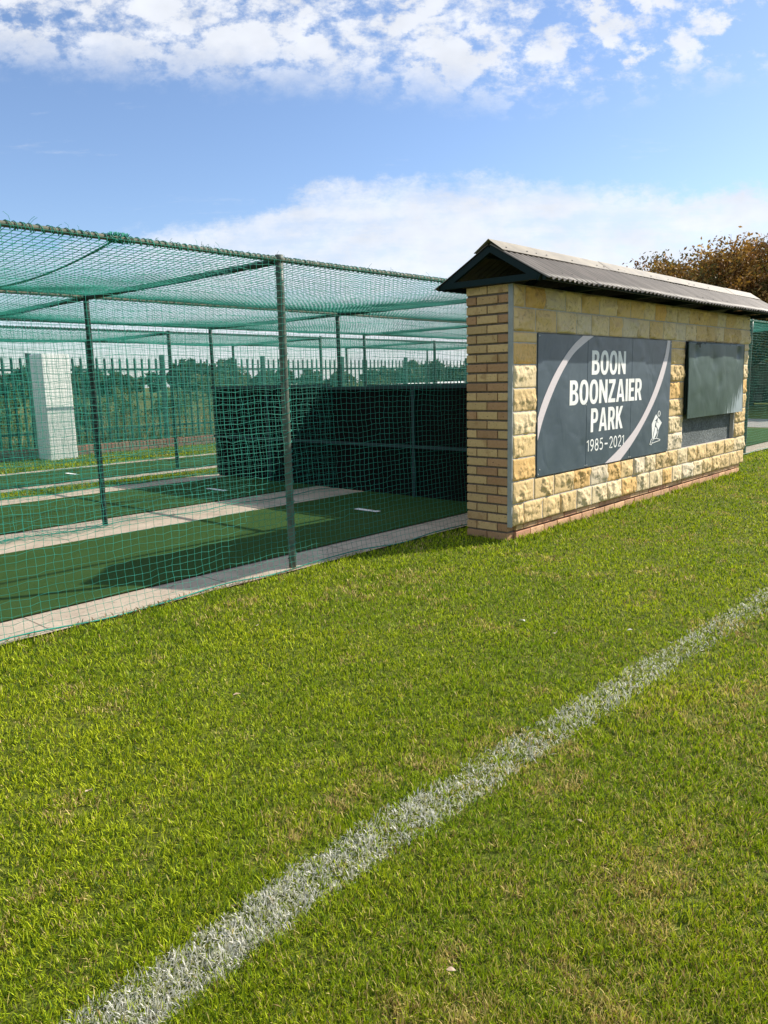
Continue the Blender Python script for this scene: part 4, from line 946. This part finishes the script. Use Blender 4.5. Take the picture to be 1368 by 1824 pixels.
# ------------------------------------------------------------------ right background: bank, hedge; distant buildings
a0 = at(22, 41); a1 = at(38, 41)
bk = MB(); g = random.Random(5)
for k in range(90):
    t = k/89; x = a0[0]+(a1[0]-a0[0])*t; y = a0[1]+(a1[1]-a0[1])*t
    for z in range(5):
        s = g.uniform(0.16, 0.24); sh = g.uniform(0.08, 0.26); bk.bev(x-s*1.2, x+s*1.2, y-0.3, y+0.35+g.uniform(-.08, .02), z*0.36, z*0.36+0.35, 0.03, (sh, sh*0.93, sh*0.85), 0.02)
o = bk.build('stone_wall', 'redbrick'); tag(o, 'dark rubble stone bank wall far beyond the right end of the nets', 'wall')
def house(px, d, w_, dp, h, label, seed):
    x, y = at(px, d); e = empty('building', (x, y, 0), label, 'building', 'pale buildings on the horizon'); e.rotation_euler = (0, 0, 0)
    c = MB().box(x-w_/2, x+w_/2, y-dp/2, y+dp/2, -0.1, h).build('wall', 'wall_pale', e)
    r_ = MB(); r_.add([(x-w_/2-.3, y-dp/2-.3, h+0.02), (x+w_/2+.3, y-dp/2-.3, h+0.02), (x+w_/2+.3, y+dp/2+.3, h+0.02), (x-w_/2-.3, y+dp/2+.3, h+0.02), (x-w_/2-.3, y, h+0.9), (x+w_/2+.3, y, h+0.9)],
                      [(0, 1, 5, 4), (2, 3, 4, 5), (0, 4, 3), (1, 2, 5), (0, 3, 2, 1)]); r_.build('roof', 'wall_pale', e)
    for k in range(4):
        xx = x-w_/2+w_*(k+0.5)/4; f = MB().box(xx-0.45, xx+0.45, y-dp/2-0.03, y-dp/2+0.02, 0.35*h, 0.78*h).build('window', 'darkglass', e)
        MB().box(x-w_/2-0.03, x-w_/2+0.02, y-dp/2+dp*(k+0.5)/4-0.4, y-dp/2+dp*(k+0.5)/4+0.4, 0.35*h, 0.78*h).build('window', 'darkglass', e)
for k, (px, d, w_, dp, h, lb) in enumerate(((0.9, 75, 4, 3, 0.2, 'small pale roofed building far off behind the left black screen'), (3.2, 72, 5, 4, 0.25, 'long pale roofed building far off beside the brick end'), (5.6, 78, 6, 4, 0.3, 'pale roofed building almost hidden by the brick end'))): house(px, d, w_, dp, h, lb, k)

# ------------------------------------------------------------------ dead leaves and litter
def leaf(x, y, s, rz, material, label):
    vs = []; n = 8
    for i in range(n+1):
        t = i/n; wd_ = 0.36*math.sin(math.pi*t)**0.8*(1-0.25*t)
        for sgn in (-1, 0, 1): vs.append((s*(t-0.5), s*wd_*sgn, s*(0.16*abs(sgn)*math.sin(math.pi*t)+0.18*(t-0.5)**2+0.05*math.sin(5*t+sgn))))
    fs = [(i*3+j, (i+1)*3+j, (i+1)*3+j+1, i*3+j+1) for i in range(n) for j in range(2)]
    me = bpy.data.meshes.new('dead_leaf'); me.from_pydata(vs, [], fs); me.update()
    k = me.copy(); o = link('dead_leaf', me, M[material]); o.location = (x, y, 0.026); o.rotation_euler = (random.uniform(-.5, .5), random.uniform(-.4, .4), rz)
    sm = o.modifiers.new('thick', 'SOLIDIFY'); sm.thickness = 0.0012
    tag(o, label, 'leaf', 'fallen leaves on the lawn')
for a in ((3.51, 2.21, 0.045, 1.2, 'pale_leaf', 'brightest pale curled leaf on the lawn below the brick end of the wall'), (3.44, 1.96, 0.045, 0.4, 'dry_leaf', 'brown leaf on the lawn just right of the brightest pale leaf'),
          (3.73, 1.68, 0.026, 2.0, 'pale_leaf', 'tiny white flake on the lawn nearest above the painted line'), (2.52, 3.32, 0.035, 0.9, 'dry_leaf', 'small tan leaf on the lawn below the first net post'),
          (1.86, 2.62, 0.032, 2.6, 'dry_leaf', 'tan dead leaf on the left part of the lawn'), (1.05, 2.35, 0.03, 0.2, 'dry_leaf', 'brown leaf at the left edge of the lawn'),
          (1.95, 1.02, 0.026, 1.0, 'dry_leaf', 'brown leaf on the grass right of the painted line'), (1.22, 0.95, 0.022, 2.2, 'dry_leaf', 'dead leaf near the bottom of the lawn right of the painted line')): leaf(*a)
n = 420; x = np.concatenate([rng.normal(2.55, 0.35, n//2), rng.uniform(1.3, 6, n-n//2)]); y = 4.17+rng.normal(0, 0.02, n)+0.02*np.sin(x*5)
blades(x, y, np.full(n, 0.006), rng.uniform(0.015, 0.045, n), np.repeat(np.array([[0.30, 0.17, 0.09]]), n, 0)*rng.uniform(0.7, 1.4, n)[:, None], 'leaf_litter', 'brown dry leaf litter caught along the foot of the net', 'stuff', lean=1.5, z0=0.015)
